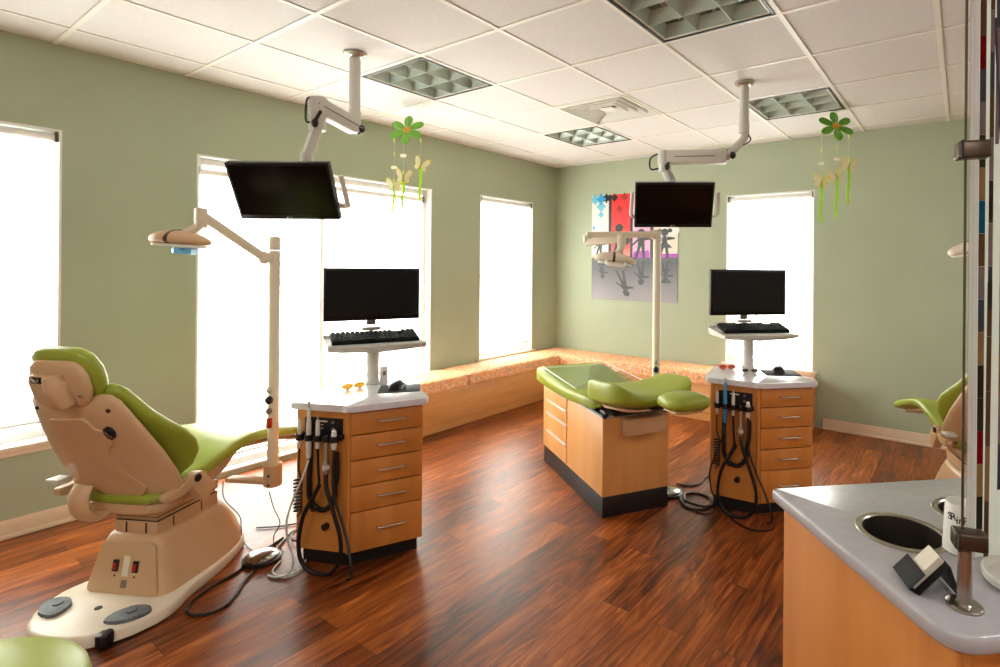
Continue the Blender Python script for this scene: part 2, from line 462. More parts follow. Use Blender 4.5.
# ------------------------------------------------------------------ windows
def window(idx, axis, o, sash=True):
    """a window in the wall: lining, frame, panes, sill. u runs along the wall, n points into the room"""
    a, c, z0, z1 = o
    w = bpy.data.objects.new('window_%d' % idx, None); COL.objects.link(w); w['kind'] = 'structure'
    def P(u, n, z):
        return (XL+n, u, z) if axis == 'X' else (u, YB-n, z)
    def bx(mb, u0, u1, n0, n1, y0, y1, bev=0.002):
        p, q = P(u0, n0, y0), P(u1, n1, y1)
        mb.box([(i+j)/2 for i, j in zip(p, q)], [max(abs(i-j), 0.0005) for i, j in zip(p, q)], 0, bev)
    mb = MB(); t = 0.012
    for u0, u1, y0, y1 in ((a, a+t, z0, z1), (c-t, c, z0, z1), (a+t, c-t, z1-t, z1), (a+t, c-t, z0, z0+t)):
        bx(mb, u0, u1, -TH, 0.001, y0, y1)
    mb.build('window_lining', M['trim'], w)
    fr = MB(); f = 0.045
    A, C, Z0, Z1 = a+t, c-t, z0+t, z1-t
    for u0, u1, y0, y1 in ((A, A+f, Z0, Z1), (C-f, C, Z0, Z1), (A+f, C-f, Z1-f, Z1), (A+f, C-f, Z0, Z0+f)):
        bx(fr, u0, u1, -0.15, -0.07, y0, y1, 0.004)
    zm = (Z0+Z1)/2
    if sash: bx(fr, A+f, C-f, -0.145, -0.085, zm-0.022, zm+0.022, 0.004)
    else:
        um = (A+C)/2 - 0.08
        bx(fr, um-0.03, um+0.03, -0.15, -0.06, Z0+f, Z1-f, 0.004)
    fr.build('window_frame', M['trim'], w)
    g = MB()
    def pane(u0, u1, y0, y1):
        g.poly([P(u0, -0.11, y0), P(u1, -0.11, y0), P(u1, -0.11, y1), P(u0, -0.11, y1)])
    if sash: pane(A+f, C-f, Z0+f, zm-0.022); pane(A+f, C-f, zm+0.022, Z1-f)
    else: pane(A+f, um-0.03, Z0+f, Z1-f); pane(um+0.03, C-f, Z0+f, Z1-f)
    g.build('pane', M['glass'], w, flat=True)
    if sash:
        s = MB(); bx(s, a-0.03, c+0.03, 0.0005, 0.03, z0-0.014, z0+0.008, 0.003)
        bx(s, a-0.02, c+0.02, 0.0005, 0.012, z0-0.045, z0-0.014, 0.002)
        s.build('window_sill', M['sill'], w)
    return w
window(1, 'X', W1); window(2, 'X', W2, False); window(3, 'X', W3); window(4, 'Y', W4)

def shade(axis, u0, u1, ztop, zbot, n, label, bk):
    t = thing('roller_shade', label, 'window shade', group='white roller shades')
    def P(u, nn, z):
        return (XL+nn, u, z) if axis == 'X' else (u, YB-nn, z)
    t.location = P((u0+u1)/2, n, ztop)
    L = Vector(t.location)
    def Q(u, nn, z): return Vector(P(u, nn, z))-L
    mb = MB(); mb.poly([Q(u0+0.006, n, zbot), Q(u1-0.006, n, zbot), Q(u1-0.006, n, ztop-0.05), Q(u0+0.006, n, ztop-0.05)]); mb.build('fabric', M['shade'], t, flat=True)
    mb = MB(); mb.tube([Q(u0+0.015, n-0.008, ztop-0.03), Q(u1-0.015, n-0.008, ztop-0.03)], 0.022, 14, smooth=False); mb.build('roller_tube', M['trim'], t)
    mb = MB(); mb.tube([Q(u0+0.02, n, zbot), Q(u1-0.02, n, zbot)], (0.006), 10, smooth=False)
    p, q = Q(u0+0.02, n-0.003, zbot-0.006), Q(u1-0.02, n+0.003, zbot+0.010)
    mb.box((p+q)/2, [abs(i) for i in (q-p)], 0, 0.002); mb.build('hem_bar', M['trim'], t)
    for u in (u0+0.006, u1-0.006):
        mb = MB(); p, q = Q(u-0.006, n-0.03, ztop-0.055), Q(u+0.006, n+0.022, ztop)
        mb.box((p+q)/2, [abs(i) for i in (q-p)], 0, 0.003); mb.build('bracket', M['bronze'], t)
    return t
shade('X', W1[0]+0.013, W1[1]-0.013, W1[3]-0.014, 0.575, -0.024, 'white roller shade on the window beside the headrest of the beige chair', 1)
um = (W2[0]+W2[1])/2-0.08
shade('X', W2[0]+0.014, um-0.001, W2[3]-0.075, 0.125, -0.05, 'long white roller shade reaching near the floor behind the lamp pole', 1)
shade('X', um+0.001, W2[1]-0.06, W2[3]-0.075, 0.505, -0.05, 'white roller shade behind the desktop monitor and keyboard by the bench end', 1)
shade('X', W3[0]+0.013, W3[1]-0.013, W3[3]-0.014, 0.575, -0.024, 'narrow white roller shade above the bench near the room corner', 1)
shade('Y', W4[0]+0.013, W4[1]-0.013, W4[3]-0.014, 0.606, -0.024, 'white roller shade on the window right of the puzzle poster', 1)

# daylight comes in through the windows (sky portals)
def portal(name, axis, o):
    l = bpy.data.lights.new(name, 'AREA'); l.shape = 'RECTANGLE'
    a, c, z0, z1 = o
    l.cycles.is_portal = True
    ob = bpy.data.objects.new(name, l); COL.objects.link(ob)
    if axis == 'X':
        l.size = z1-z0; l.size_y = c-a; ob.location = (XL-TH-0.02, (a+c)/2, (z0+z1)/2); ob.rotation_euler = (0, -PI/2, 0)
    else:
        l.size = c-a; l.size_y = z1-z0; ob.location = ((a+c)/2, YB+TH+0.02, (z0+z1)/2); ob.rotation_euler = (-PI/2, 0, 0)
for i, (ax, o) in enumerate((('X', W1), ('X', W2), ('X', W3), ('Y', W4))): portal('daylight_portal_%d' % i, ax, o)
wd = bpy.data.worlds.new('overcast_sky'); sc.world = wd; wd.use_nodes = True
bg = wd.node_tree.nodes['Background']; bg.inputs['Color'].default_value = (1.0, 0.995, 0.985, 1); bg.inputs['Strength'].default_value = SKY

# ------------------------------------------------------------------ ceiling fixtures
def troffer(i, j, label):
    x, y = GX0+(i+.5)*T, GY0+(j+.5)*T
    t = thing('ceiling_light', label, 'ceiling light', (x, y, ZC), 0, 'recessed parabolic ceiling lights')
    w = T/2-0.013
    mb = MB()   # housing: closed tray above the ceiling
    mb.box((0, 0, 0.115), (2*w, 2*w, 0.004))
    for sx, sy in ((1, 0), (-1, 0), (0, 1), (0, -1)):
        mb.box((sx*w, sy*w, 0.057), (0.004 if sx else 2*w, 0.004 if sy else 2*w, 0.118))
    mb.build('housing', M['lampback'], t, flat=True)
    mb = MB(); f = 0.016
    for sx, sy in ((1, 0), (-1, 0), (0, 1), (0, -1)):
        mb.box((sx*(w-f/2), sy*(w-f/2), -0.001), (f if sx else 2*w, f if sy else 2*w, 0.006), 0, 0.001)
    mb.build('frame', M['kick'], t)  # black ring drawn in for the shaded gap beside the grid
    mb = MB(); k = w-f
    fr = 0.010
    for sx, sy in ((1, 0), (-1, 0), (0, 1), (0, -1)):
        mb.box((sx*(k-fr/2), sy*(k-fr/2), 0.004), (fr if sx else 2*k, fr if sy else 2*k, 0.006), 0, 0.001)
    mb.build('inner_rim', M['tbar'], t)
    mb = MB(); d = 2*k/3
    # curved wedge blades, wide at the top and thin at the lower edge
    for q in (-1.5, -0.5, 0.5, 1.5):
        for ax in (0, 1):
            off = q*d
            prof = [(-0.001, 0.008), (0.001, 0.008), (0.006, 0.03), (0.017, 0.058), (0.024, 0.07), (-0.024, 0.07), (-0.017, 0.058), (-0.006, 0.03)]
            if abs(q) == 1.5:
                s = -1 if q > 0 else 1
                prof = [(0, 0.008), (s*0.001, 0.008), (s*0.006, 0.03), (s*0.017, 0.058), (s*0.024, 0.07), (0, 0.07)]
            rings = []
            for e in (-k, k):
                rings.append([((off+p, e, z) if ax == 0 else (e, off+p, z)) for p, z in prof])
            mb.loft(rings)
    mb.build('louver_grid', M['louver'], t, ang=60)
    for q in (-1, 0, 1):
        mb = MB(); mb.tube([(q*d, -k, 0.092), (q*d, k, 0.092)], 0.0125, 12, smooth=False); mb.build('fluorescent_tube', M['white'], t)
    return t
troffer(-3, 2, 'square louvered ceiling light beside the pole of the nearer hanging monitor')
troffer(-3, 5, 'small-looking louvered ceiling light beyond the square air vent')
troffer(0, 5, 'louvered ceiling light beside the pole of the farther hanging monitor')
troffer(0, 2, 'large louvered ceiling light cut off by the top of the photo')

x, y = GX0+(VENT[0]+.5)*T, GY0+(VENT[1]+.5)*T
t = thing('air_vent', 'square white ceiling air vent with nested louvers', 'air vent', (x, y, ZC))
mb = MB(); mb.box((0, 0, 0.085), (T-0.03, T-0.03, 0.004)); 
for sx, sy in ((1, 0), (-1, 0), (0, 1), (0, -1)): mb.box((sx*(T/2-0.014), sy*(T/2-0.014), 0.042), (0.004 if sx else T-0.028, 0.004 if sy else T-0.028, 0.088))
mb.build('duct_box', M['grey'], t, flat=True)
for r0, z0 in ((0.285, 0.0), (0.225, 0.002), (0.168, 0.004), (0.112, 0.006)):
    mb = MB()
    # sloped square ring
    a, b2 = r0, r0-0.020
    rings = []
    for rr, zz in ((a, z0), (b2, z0+0.045), (b2-0.004, z0+0.045), (a-0.005, z0-0.003)):
        rings.append([(rr, rr, zz), (-rr, rr, zz), (-rr, -rr, zz), (rr, -rr, zz)])
    mb.loft(rings, closed=True); mb.build('louver_ring', M['tbar'], t, flat=True)
mb = MB(); mb.box((0, 0, 0.012), (0.11, 0.11, 0.006), 0, 0.002); mb.build('centre_plate', M['tbar'], t)
mb = MB()
for sx, sy in ((1, 0), (-1, 0), (0, 1), (0, -1)):
    mb.box((sx*(T/2-0.020), sy*(T/2-0.020), -0.002), (0.02 if sx else T-0.024, 0.02 if sy else T-0.024, 0.006), 0, 0.001)
mb.build('frame', M['tbar'], t)

# ------------------------------------------------------------------ window bench
BX, BY = XL+0.405, YB-0.435      # front faces
BZ = 0.355
t = thing('window_bench', 'long low wood bench under the left windows', 'bench', (XL+0.2, 3.6, 0), 0, 'built-in window bench')
LL = (XL, 2.36)
def lbx(mb, p, q, bev=0.003): mb.box([(i+j)/2-k for i, j, k in zip(p, q, (XL+0.2, 3.6, 0))], [abs(i-j) for i, j in zip(p, q)], 0, bev)
mb = MB(); lbx(mb, (XL+0.003, 2.36, 0.085), (BX, YB-0.003, BZ-0.012)); mb.build('body', M['birch'], t)
mb = MB(); lbx(mb, (XL+0.003, 2.37, 0.0), (BX-0.03, YB-0.003, 0.085)); mb.build('toe_kick', M['birch'], t)
mb = MB(); lbx(mb, (XL+0.003, 2.355, BZ-0.012), (BX+0.012, YB-0.003, BZ)); mb.build('seat_board', M['birch'], t)
t = thing('window_bench', 'low wood bench along the back wall below the poster', 'bench', (-2.4, YB-0.2, 0), 0, 'built-in window bench')
def lbx(mb, p, q, bev=0.003): mb.box([(i+j)/2-k for i, j, k in zip(p, q, (-2.4, YB-0.2, 0))], [abs(i-j) for i, j in zip(p, q)], 0, bev)
mb = MB(); lbx(mb, (BX+0.014, BY, 0.085), (-1.085, YB-0.003, BZ-0.012)); mb.build('body', M['birch'], t)
mb = MB(); lbx(mb, (BX+0.014, BY+0.03, 0.0), (-1.095, YB-0.003, 0.085)); mb.build('toe_kick', M['birch'], t)
mb = MB(); lbx(mb, (BX+0.014, BY-0.012, BZ-0.012), (-1.075, YB-0.003, BZ)); mb.build('seat_board', M['birch'], t)
def cushion(x0, y0, x1, y1, label):
    mb = MB(); cx, cy = (x0+x1)/2, (y0+y1)/2
    hw, hh = (x1-x0)/2, (y1-y0)/2
    rings = []
    for ins, z in ((0.006, 0.0), (0.0, 0.006), (0.0, 0.088), (0.006, 0.097), (0.02, 0.103), (0.06, 0.106), (0.12, 0.108)):
        rings.append([(px, py, z) for px, py in rrect(-hw+ins, -hh+ins, hw-ins, hh-ins, 0.02)])
    mb.loft(rings)
    o = mb.build('bench_cushion', M['cushion'], None, (cx, cy, BZ+0.001)); tag(o, label, 'cushion', 'patterned bench cushions')
cushion(XL+0.004, 2.37, BX+0.006, 3.468, 'short orange confetti cushion at the near end of the window bench')
cushion(XL+0.004, 3.474, BX+0.006, YB-0.446, 'long orange confetti cushion under the narrow window by the corner')
cushion(XL+0.004, YB-0.438, -1.09, YB-0.004, 'orange confetti cushion on the bench below the poster')

# ------------------------------------------------------------------ poster
def poster():
    px0, px1, pz0, pz1 = -3.562, -2.468, 1.068, 2.265
    W, H = px1-px0, pz1-pz0
    cols = [mat('poster_'+n, c, 0.35) for n, c in (('dark', (34, 36, 36)), ('white', (232, 230, 226)), ('blue', (40, 150, 205)), ('light_blue', (110, 190, 215)),
            ('red', (228, 50, 48)), ('dark_red', (160, 34, 34)), ('pink', (226, 170, 205)), ('purple', (168, 60, 178)), ('cream', (232, 220, 208)), ('grey', (150, 146, 150)), ('shadow', (40, 42, 46)), ('orange', (232, 160, 112)), ('midgrey', (72, 72, 78)))]
    # a vertical tone for the printed floor and the glow in the columns (print, in the poster's own coordinates)
    def grad(m, stops, axis, scale, off):
        nt = m.node_tree; tc = nt.nodes.new('ShaderNodeTexCoord'); s = nt.nodes.new('ShaderNodeSeparateXYZ'); r = nt.nodes.new('ShaderNodeValToRGB')
        mp = nt.nodes.new('ShaderNodeMapping'); mp.inputs['Scale'].default_value = (scale,)*3; mp.inputs['Location'].default_value = (off,)*3
        nt.links.new(tc.outputs['Object'], mp.inputs[0]); nt.links.new(mp.outputs[0], s.inputs[0]); nt.links.new(s.outputs[axis], r.inputs[0])
        r.color_ramp.elements[0].position, r.color_ramp.elements[0].color = stops[0][0], lin(stops[0][1])
        r.color_ramp.elements[1].position, r.color_ramp.elements[1].color = stops[-1][0], lin(stops[-1][1])
        for p, c in stops[1:-1]:
            e = r.color_ramp.elements.new(p); e.color = lin(c)
        nt.links.new(r.outputs[0], nt.nodes['Principled BSDF'].inputs['Base Color'])
    grad(cols[4], [(0.0, (238, 150, 140)), (0.22, (232, 80, 74)), (0.55, (228, 44, 44)), (1, (226, 40, 40))], 'Z', 1/0.75, -0.44/0.75)
    grad(cols[9], [(0.0, (144, 138, 144)), (0.55, (106, 102, 108)), (1, (52, 52, 58))], 'Z', 1/0.46, 0.0)
    mb = MB()
    def S(pts, mi, lay):
        mb.mi = mi; y = -0.004-0.0006*lay
        mb.poly([(u*W, y, (1-v)*H) for u, v in pts])
    def R(u0, v0, u1, v1, mi, lay): S([(u0, v1), (u1, v1), (u1, v0), (u0, v0)], mi, lay)
    def E(u, v, a, b, mi, lay, n=14): S([(u+a*math.cos(-2*PI*i/n), v+b*math.sin(-2*PI*i/n)) for i in range(n)], mi, lay)
    mb.mi = 0; mb.box((W/2, -0.002, H/2), (W, 0.004, H))
    R(0, 0.615, 1, 1, 9, 1)
    R(0, 0, 0.21, 0.60, 1, 1); R(0.245, 0, 0.47, 0.60, 4, 1); R(0.50, 0, 0.70, 0.60, 6, 1); R(0.735, 0, 1, 0.60, 8, 1)
    # puzzle pieces
    def piece(u, v, s, mi, lay):
        k = s*W/H
        R(u-s, v-k, u+s, v+k, mi, lay)
        for a, b in ((0, -1), (0, 1), (1, 0), (-1, 0)):
            E(u+a*s*1.25, v+b*k*1.25, s*0.42, k*0.42, mi, lay+0.12)
    piece(0.04, 0.035, 0.035, 3, 2); piece(0.115, 0.035, 0.035, 2, 3); piece(0.115, 0.105, 0.035, 3, 2); piece(0.115, 0.185, 0.022, 3, 2); piece(0.18, 0.03, 0.03, 0, 2)
    piece(0.28, 0.03, 0.026, 0, 2); piece(0.40, 0.03, 0.026, 5, 2); piece(0.34, 0.14, 0.024, 5, 2); piece(0.43, 0.44, 0.03, 0, 2); piece(0.025, 0.31, 0.012, 2, 2)
    for k in range(6): E(0.535+0.027*k, 0.565, 0.026, 0.034 if k % 2 else 0.026, 7, 2+0.1*k)
    R(0.505, 0.57, 0.695, 0.60, 7, 2.7)
    R(0.735, 0.565, 1, 0.60, 7, 2); E(0.92, 0.36, 0.10, 0.05, 1, 2)
    R(0.01, 0.575, 0.205, 0.60, 11, 2)
    # children as dark silhouettes, and their reflections upside down
    def kid(u, v, h, mi, lay0, flip=1, girl=False, lean=0.0, arms=1):
        cnt = [0]
        """v is the foot line, h the height in v"""
        wu = h*H/W*1.22
        def q(a, b): return (u+(a+lean*b)*wu, v-flip*b*h)
        def PG(pts):
            pts = [q(*p) for p in pts]; cnt[0] += 1
            S(pts if flip > 0 else pts[::-1], mi, lay0+0.09*cnt[0])
        def EL(a, b, ra, rb):
            PG([(a+ra*math.cos(2*PI*i/14), b+rb*math.sin(2*PI*i/14)) for i in range(14)])
        EL(0, 0.87, 0.12, 0.13)
        if girl:
            PG([(-0.05, 0.74), (-0.09, 0.5), (-0.24, 0.34), (0.24, 0.34), (0.09, 0.5), (0.05, 0.74)]); EL(-0.16, 0.93, 0.07, 0.07); EL(0.16, 0.93, 0.07, 0.07)
        else:
            PG([(-0.09, 0.74), (-0.11, 0.40), (0.11, 0.40), (0.09, 0.74)])
        PG([(-0.10, 0.45), (-0.20, 0.02), (-0.27, 0.0), (-0.13, 0.0), (0.0, 0.42)]); PG([(0.0, 0.42), (0.05, 0.0), (0.17, 0.0), (0.13, 0.03), (0.10, 0.45)])
        PG([(-0.07, 0.72), (-0.30, 0.47), (-0.27, 0.43), (-0.08, 0.60)]); PG([(0.08, 0.60), (0.30, 0.43+0.2*arms), (0.33, 0.48+0.2*arms), (0.07, 0.72)])
    kid(0.09, 0.60, 0.20, 0, 3, lean=0.1); kid(0.34, 0.58, 0.30, 0, 3); kid(0.60, 0.605, 0.27, 0, 4); kid(0.86, 0.60, 0.26, 0, 4, girl=True)
    R(0, 0.60, 1, 0.64, 12, 2)
    kid(0.12, 0.63, 0.17, 10, 3, flip=-1, lean=0.1); kid(0.36, 0.72, 0.24, 10, 3, flip=-1, lean=0.25); kid(0.60, 0.63, 0.22, 10, 3, flip=-1); kid(0.87, 0.63, 0.20, 10, 3, flip=-1, girl=True)
    o = mb.build('wall_poster', cols, None, (px0, YB-0.001, pz0), flat=True)
    tag(o, 'colourful poster of child silhouettes and puzzle pieces on the back wall', 'poster')
poster()
# ------------------------------------------------------------------ dental chair (x across, y towards the feet)
def make_chair(label, rec=26.57):
    t = thing('dental_chair', label, 'dental chair', (0, 0, 0), 0, 'green dental chairs')
    # base plate with the foot pedals
    def plate(z, k):
        P = []
        half = [(0.0, -0.268), (0.065, -0.264), (0.125, -0.246), (0.18, -0.21), (0.225, -0.155), (0.255, -0.085), (0.265, -0.025), (0.258, 0.02),
                (0.236, 0.09), (0.224, 0.20), (0.208, 0.32), (0.18, 0.44), (0.145, 0.52), (0.10, 0.58), (0.05, 0.61), (0.0, 0.62)]
        R = half + [(-x, y) for x, y in half[-2:0:-1]]
        cx, cy = 0, 0.2
        return [((x-cx)*k+cx, (y-cy)*k+cy, z) for x, y in R]
    mb = MB(); mb.loft([plate(0.004, 0.985), plate(0.008, 1.0), plate(0.040, 0.995), plate(0.048, 0.985), plate(0.052, 0.965)]); b = mb.build('base_plate', M['beige2'], t, ang=50)
    mb = MB(); mb.loft([plate(0.0, 0.9), plate(0.006, 0.9)]); mb.build('base_gasket', M['black'], b)
    # housing over the lift, boat shaped and tapering up
    def boat(z, y0, y1, w):
        out = []; n = 40
        ym = y0+(y1-y0)*0.32
        for i in range(n):
            a = 2*PI*i/n; c, s = math.cos(a), math.sin(a)
            p = 7 if s < 0 else 2.3
            hy = (ym-y0) if s < 0 else (y1-ym)
            out.append((w*math.copysign(abs(c)**(2/p), c), ym+hy*math.copysign(abs(s)**(2/p), s), z))
        return out
    mb = MB(); mb.loft([boat(0.050, 0.004, 0.60, 0.200), boat(0.085, 0.009, 0.595, 0.190), boat(0.15, 0.022, 0.57, 0.170), boat(0.21, 0.034, 0.53, 0.152), boat(0.255, 0.044, 0.49, 0.140), boat(0.275, 0.055, 0.47, 0.130), boat(0.282, 0.07, 0.45, 0.116)])
    mb.build('base_housing', M['beige'], t, ang=45)
    # inclined switch panel on the head-end face of the housing
    def face(u, w):  # u across, w up along the slope
        s = Vector((0, 0.045, 0.175)).normalized()
        return Vector((u, 0.012, 0.07)) + s*w + Vector((0, -0.010, 0.002))
    s = Vector((0, 0.034, 0.18)).normalized(); nrm = Vector((0, -s.z, s.y)); X = Vector((1, 0, 0))
    F = Matrix(((1, s.x, nrm.x, 0), (0, s.y, nrm.y, 0), (0, s.z, nrm.z, 0), (0, 0, 0, 1))); F.translation = Vector((0, 0.013, 0.064))+nrm*0.004
    mb = MB(); mb.prism(round_poly([(-0.168, -0.012), (0.168, -0.012), (0.124, 0.192), (-0.124, 0.192)], 0.025), -0.004, 0.006, 0.002, M=F); pn = mb.build('switch_panel', M['beige'], t)
    for u in (-0.042, 0.052):
        mb = MB(); mb.box((u, 0.098, 0.008), (0.026, 0.046, 0.008), 0, 0.002, M=F); sw = mb.build('switch_plate', M['black'], pn)
        mb = MB(); mb.box((u, 0.096, 0.013), (0.014, 0.026, 0.006), 0, 0.002, M=F); mb.build('rocker', M['red'], sw)
        mb = MB(); mb.lathe([(0.004, 0.006), (0.004, 0.0075)], n=10, M=F @ Matrix.Translation((u, 0.058, 0))); mb.build('switch_mark', M['ink'], pn)
    mb = MB(); mb.box((0.006, 0.098, 0.007), (0.030, 0.080, 0.0015), M=F); mb.build('rating_label', M['label'], pn)
    mb = MB(); mb.mi = 0
    mb.box((0.008, 0.028, 0.007), (0.026, 0.030, 0.0015), M=F); mb.build('warning_label', M['grey'], pn)
    # pedals on the plate
    for sx in (-1, 1):
        P = [(sx*x, y) for x, y in ((0.105, -0.178), (0.195, -0.165), (0.245, -0.085), (0.18, -0.05), (0.11, -0.095))]
        if sx < 0: P = P[::-1]
        mb = MB(); mb.prism(round_poly(P, 0.03), 0.052, 0.066, 0.004)
        pd = mb.build('foot_pedal', M['pedal'], t)
        mb = MB(); mb.lathe([(0.018, 0.066), (0.016, 0.072), (0.005, 0.073)], (sx*0.168, -0.105, 0), 16); mb.build('pedal_button', M['pedal'], pd)
    mb = MB(); mb.lathe([(0.014, 0.051), (0.012, 0.056), (0.004, 0.057)], (0.0, -0.09, 0), 12); mb.build('plate_plug', M['ink'], t)
    mb = MB(); mb.prism(rrect(0.155, -0.246, 0.198, -0.195, 0.014), 0.012, 0.056, 0.006); mb.build('front_switch', M['black'], t)
    # lift column
    mb = MB()
    mb.box((0, 0.235, 0.302), (0.205, 0.33, 0.06), 0, 0.006); mb.box((0, 0.235, 0.340), (0.19, 0.315, 0.03), 0, 0.004); mb.box((0, 0.235, 0.37), (0.205, 0.33, 0.04), 0, 0.006)
    c = mb.build('lift_column', M['beige'], t)
    mb = MB()
    for x in (-0.045, 0.05): mb.box((x, 0.069, 0.303), (0.004, 0.006, 0.045))
    for y in (0.15, 0.30): mb.box((0.1025, y, 0.303), (0.004, 0.004, 0.045))
    mb.box((0, 0.235, 0.331), (0.202, 0.326, 0.004)); mb.box((0, 0.235, 0.351), (0.202, 0.326, 0.004))
    mb.build('bellows_seam', M['ink'], c)
    # seat pan under the cushion
    def sec(y, w, z0, z1, n=20, p=4): return [(x, y, (z0+z1)/2+zz) for x, zz in sq(w, (z1-z0)/2, p, n)]
    mb = MB(); mb.loft([sec(-0.01, 0.14, 0.40, 0.44), sec(0.02, 0.175, 0.385, 0.45), sec(0.12, 0.18, 0.375, 0.462), sec(0.22, 0.19, 0.395, 0.49), sec(0.34, 0.19, 0.445, 0.535), sec(0.44, 0.18, 0.515, 0.56), sec(0.47, 0.15, 0.535, 0.556)])
    mb.build('seat_pan', M['beige'], t, ang=50)
    mb = MB(); mb.loft([sec(0.45, 0.16, 0.515, 0.545), sec(0.75, 0.155, 0.468, 0.495), sec(1.1, 0.14, 0.375, 0.398), sec(1.12, 0.12, 0.378, 0.392)]); mb.build('leg_board', M['beige'], t)
    # seat and leg rest cushion in one sweep
    prof = [(-0.022, 0.14, 0.458, 0.010), (-0.012, 0.17, 0.459, 0.020), (0.01, 0.19, 0.463, 0.025), (0.05, 0.202, 0.476, 0.032), (0.12, 0.225, 0.494, 0.036), (0.22, 0.24, 0.522, 0.038), (0.33, 0.248, 0.555, 0.038), (0.43, 0.25, 0.572, 0.036), (0.52, 0.248, 0.568, 0.034),
            (0.64, 0.245, 0.546, 0.033), (0.80, 0.238, 0.505, 0.032), (0.96, 0.228, 0.462, 0.032), (1.10, 0.212, 0.424, 0.032), (1.17, 0.195, 0.408, 0.031), (1.205, 0.165, 0.402, 0.026), (1.215, 0.13, 0.400, 0.014)]
    rings = []
    for y, w, z, h in prof:
        r = []
        for x, zz in sq(w, h, 3.2, 32):
            r.append((x, y, z+zz+0.020*(abs(x)/0.25)**2.5*(1 if zz > 0 else 0.4)))
        rings.append(r)
    mb = MB(); mb.loft(rings); mb.build('seat_cushion', M['vinyl'], t, ang=70)
    # backrest frame: origin at its foot, s up the back, n forward
    ra = math.radians(rec); O = Vector((0, 0.02, 0.475)); S = Vector((0, -math.sin(ra), math.cos(ra))); Nn = Vector((0, math.cos(ra), math.sin(ra)))
    def bk(x, s, n): return O + Vector((x, 0, 0)) + S*s + Nn*n
    def shell(s, w, n0, th, bulge, p=3.4):
        return [bk(x, s, n0+nn-bulge*(1-(x/max(w, .01))**2)) for x, nn in sq(w, th/2, p, 32)]
    mb = MB(); mb.loft([shell(-0.048, 0.190, 0.026, 0.020, 0.0), shell(-0.038, 0.228, 0.024, 0.045, 0.012), shell(0.0, 0.254, 0.028, 0.052, 0.020), shell(0.10, 0.262, 0.030, 0.055, 0.028), shell(0.22, 0.252, 0.026, 0.052, 0.030),
                    shell(0.34, 0.228, 0.020, 0.05, 0.028), shell(0.43, 0.206, 0.017, 0.048, 0.022), shell(0.485, 0.190, 0.017, 0.044, 0.016), shell(0.508, 0.166, 0.018, 0.030, 0.008), shell(0.514, 0.140, 0.018, 0.014, 0.0)])
    sh = mb.build('backrest_shell', M['beige'], t, ang=60)
    BF = Matrix(((1, 0, 0, 0), (0, S.y, Nn.y, 0), (0, S.z, Nn.z, 0), (0, 0, 0, 1))); BF.translation = O
    def back_n(x, s):  # rear surface of the shell
        w = 0.262 if s < 0.15 else 0.262-(s-0.15)*0.19
        return (0.032 if s < .15 else 0.026) - 0.026 - 0.026*(1-(x/w)**2)
    def patch(poly, lift, th, name, m, par, n=3):
        """thin raised panel following the rear of the shell"""
        mb = MB(); P = round_poly(poly, 0.022, 4)
        c = (sum(p[0] for p in P)/len(P), sum(p[1] for p in P)/len(P))
        rings = []
        for k, dz in ((1.0, 0.006), (1.0, -lift*0.6), (0.985, -lift), (0.7, -lift), (0.35, -lift)):
            rings.append([bk(c[0]+(x-c[0])*k, c[1]+(s-c[1])*k, back_n(c[0]+(x-c[0])*k, c[1]+(s-c[1])*k)+dz) for x, s in P])
        mb.loft(rings); return mb.build(name, m, par, ang=40)
    patch([(-0.120, 0.05), (-0.140, 0.10), (-0.108, 0.425), (0.060, 0.435), (0.080, 0.38), (0.125, 0.375), (0.118, 0.30), (0.080, 0.29), (0.100, 0.14), (0.15, 0.06), (0.11, 0.015), (-0.07, 0.015)], 0.010, 0.01, 'rear_panel', M['beige'], sh)
    # grip hole with its lever
    mb = MB(); mb.prism([(0.128+0.020*math.cos(2*PI*i/20), 0.362+0.030*math.sin(2*PI*i/20)) for i in range(20)], -0.031, 0.0, M=BF); gh = mb.build('grip_recess', M['black'], sh)
    mb = MB(); mb.tube([bk(0.116, 0.376, -0.030), bk(0.130, 0.360, -0.036), bk(0.138, 0.346, -0.030)], 0.005, 8); mb.build('release_lever', M['bronze'], gh)
    for x, s in ((-0.155, 0.462), (0.155, 0.462), (-0.19, 0.01), (0.19, 0.01)):
        mb = MB(); mb.lathe([(0.0085, 0.003), (0.0085, -0.003), (0.005, -0.0045)], n=12, M=BF @ Matrix.Translation((x, s, back_n(x, s)))); mb.build('shell_screw', M['bronze'], sh)
    # cushion with forward wings
    def cs(s, w, n0, th, wing, p=3.2):
        out = []
        for x, nn in sq(w, th/2, p, 36):
            f = (abs(x)/0.25)**2.2
            out.append(bk(x, s, n0+nn+wing*f))
        return out
    mb = MB(); mb.loft([cs(0.012, 0.15, 0.066, 0.022, 0.04), cs(0.02, 0.19, 0.068, 0.05, 0.05), cs(0.05, 0.232, 0.072, 0.066, 0.062), cs(0.10, 0.256, 0.076, 0.074, 0.072), cs(0.16, 0.264, 0.078, 0.076, 0.070), cs(0.23, 0.262, 0.076, 0.076, 0.054),
                        cs(0.30, 0.250, 0.071, 0.074, 0.032), cs(0.38, 0.226, 0.065, 0.070, 0.014), cs(0.45, 0.204, 0.061, 0.066, 0.006), cs(0.50, 0.186, 0.058, 0.060, 0.002), cs(0.522, 0.166, 0.056, 0.046, 0), cs(0.530, 0.135, 0.055, 0.022, 0)])
    mb.build('back_cushion', M['vinyl'], t, ang=70)
    # head rest
    O2 = bk(0, 0.493, -0.0240); rb = ra-math.radians(9.1); S2 = Vector((0, -math.sin(rb), math.cos(rb))); N2 = Vector((0, S2.z, -S2.y))
    def hd(x, s, n): return O2 + Vector((x, 0, 0)) + S2*s + N2*n
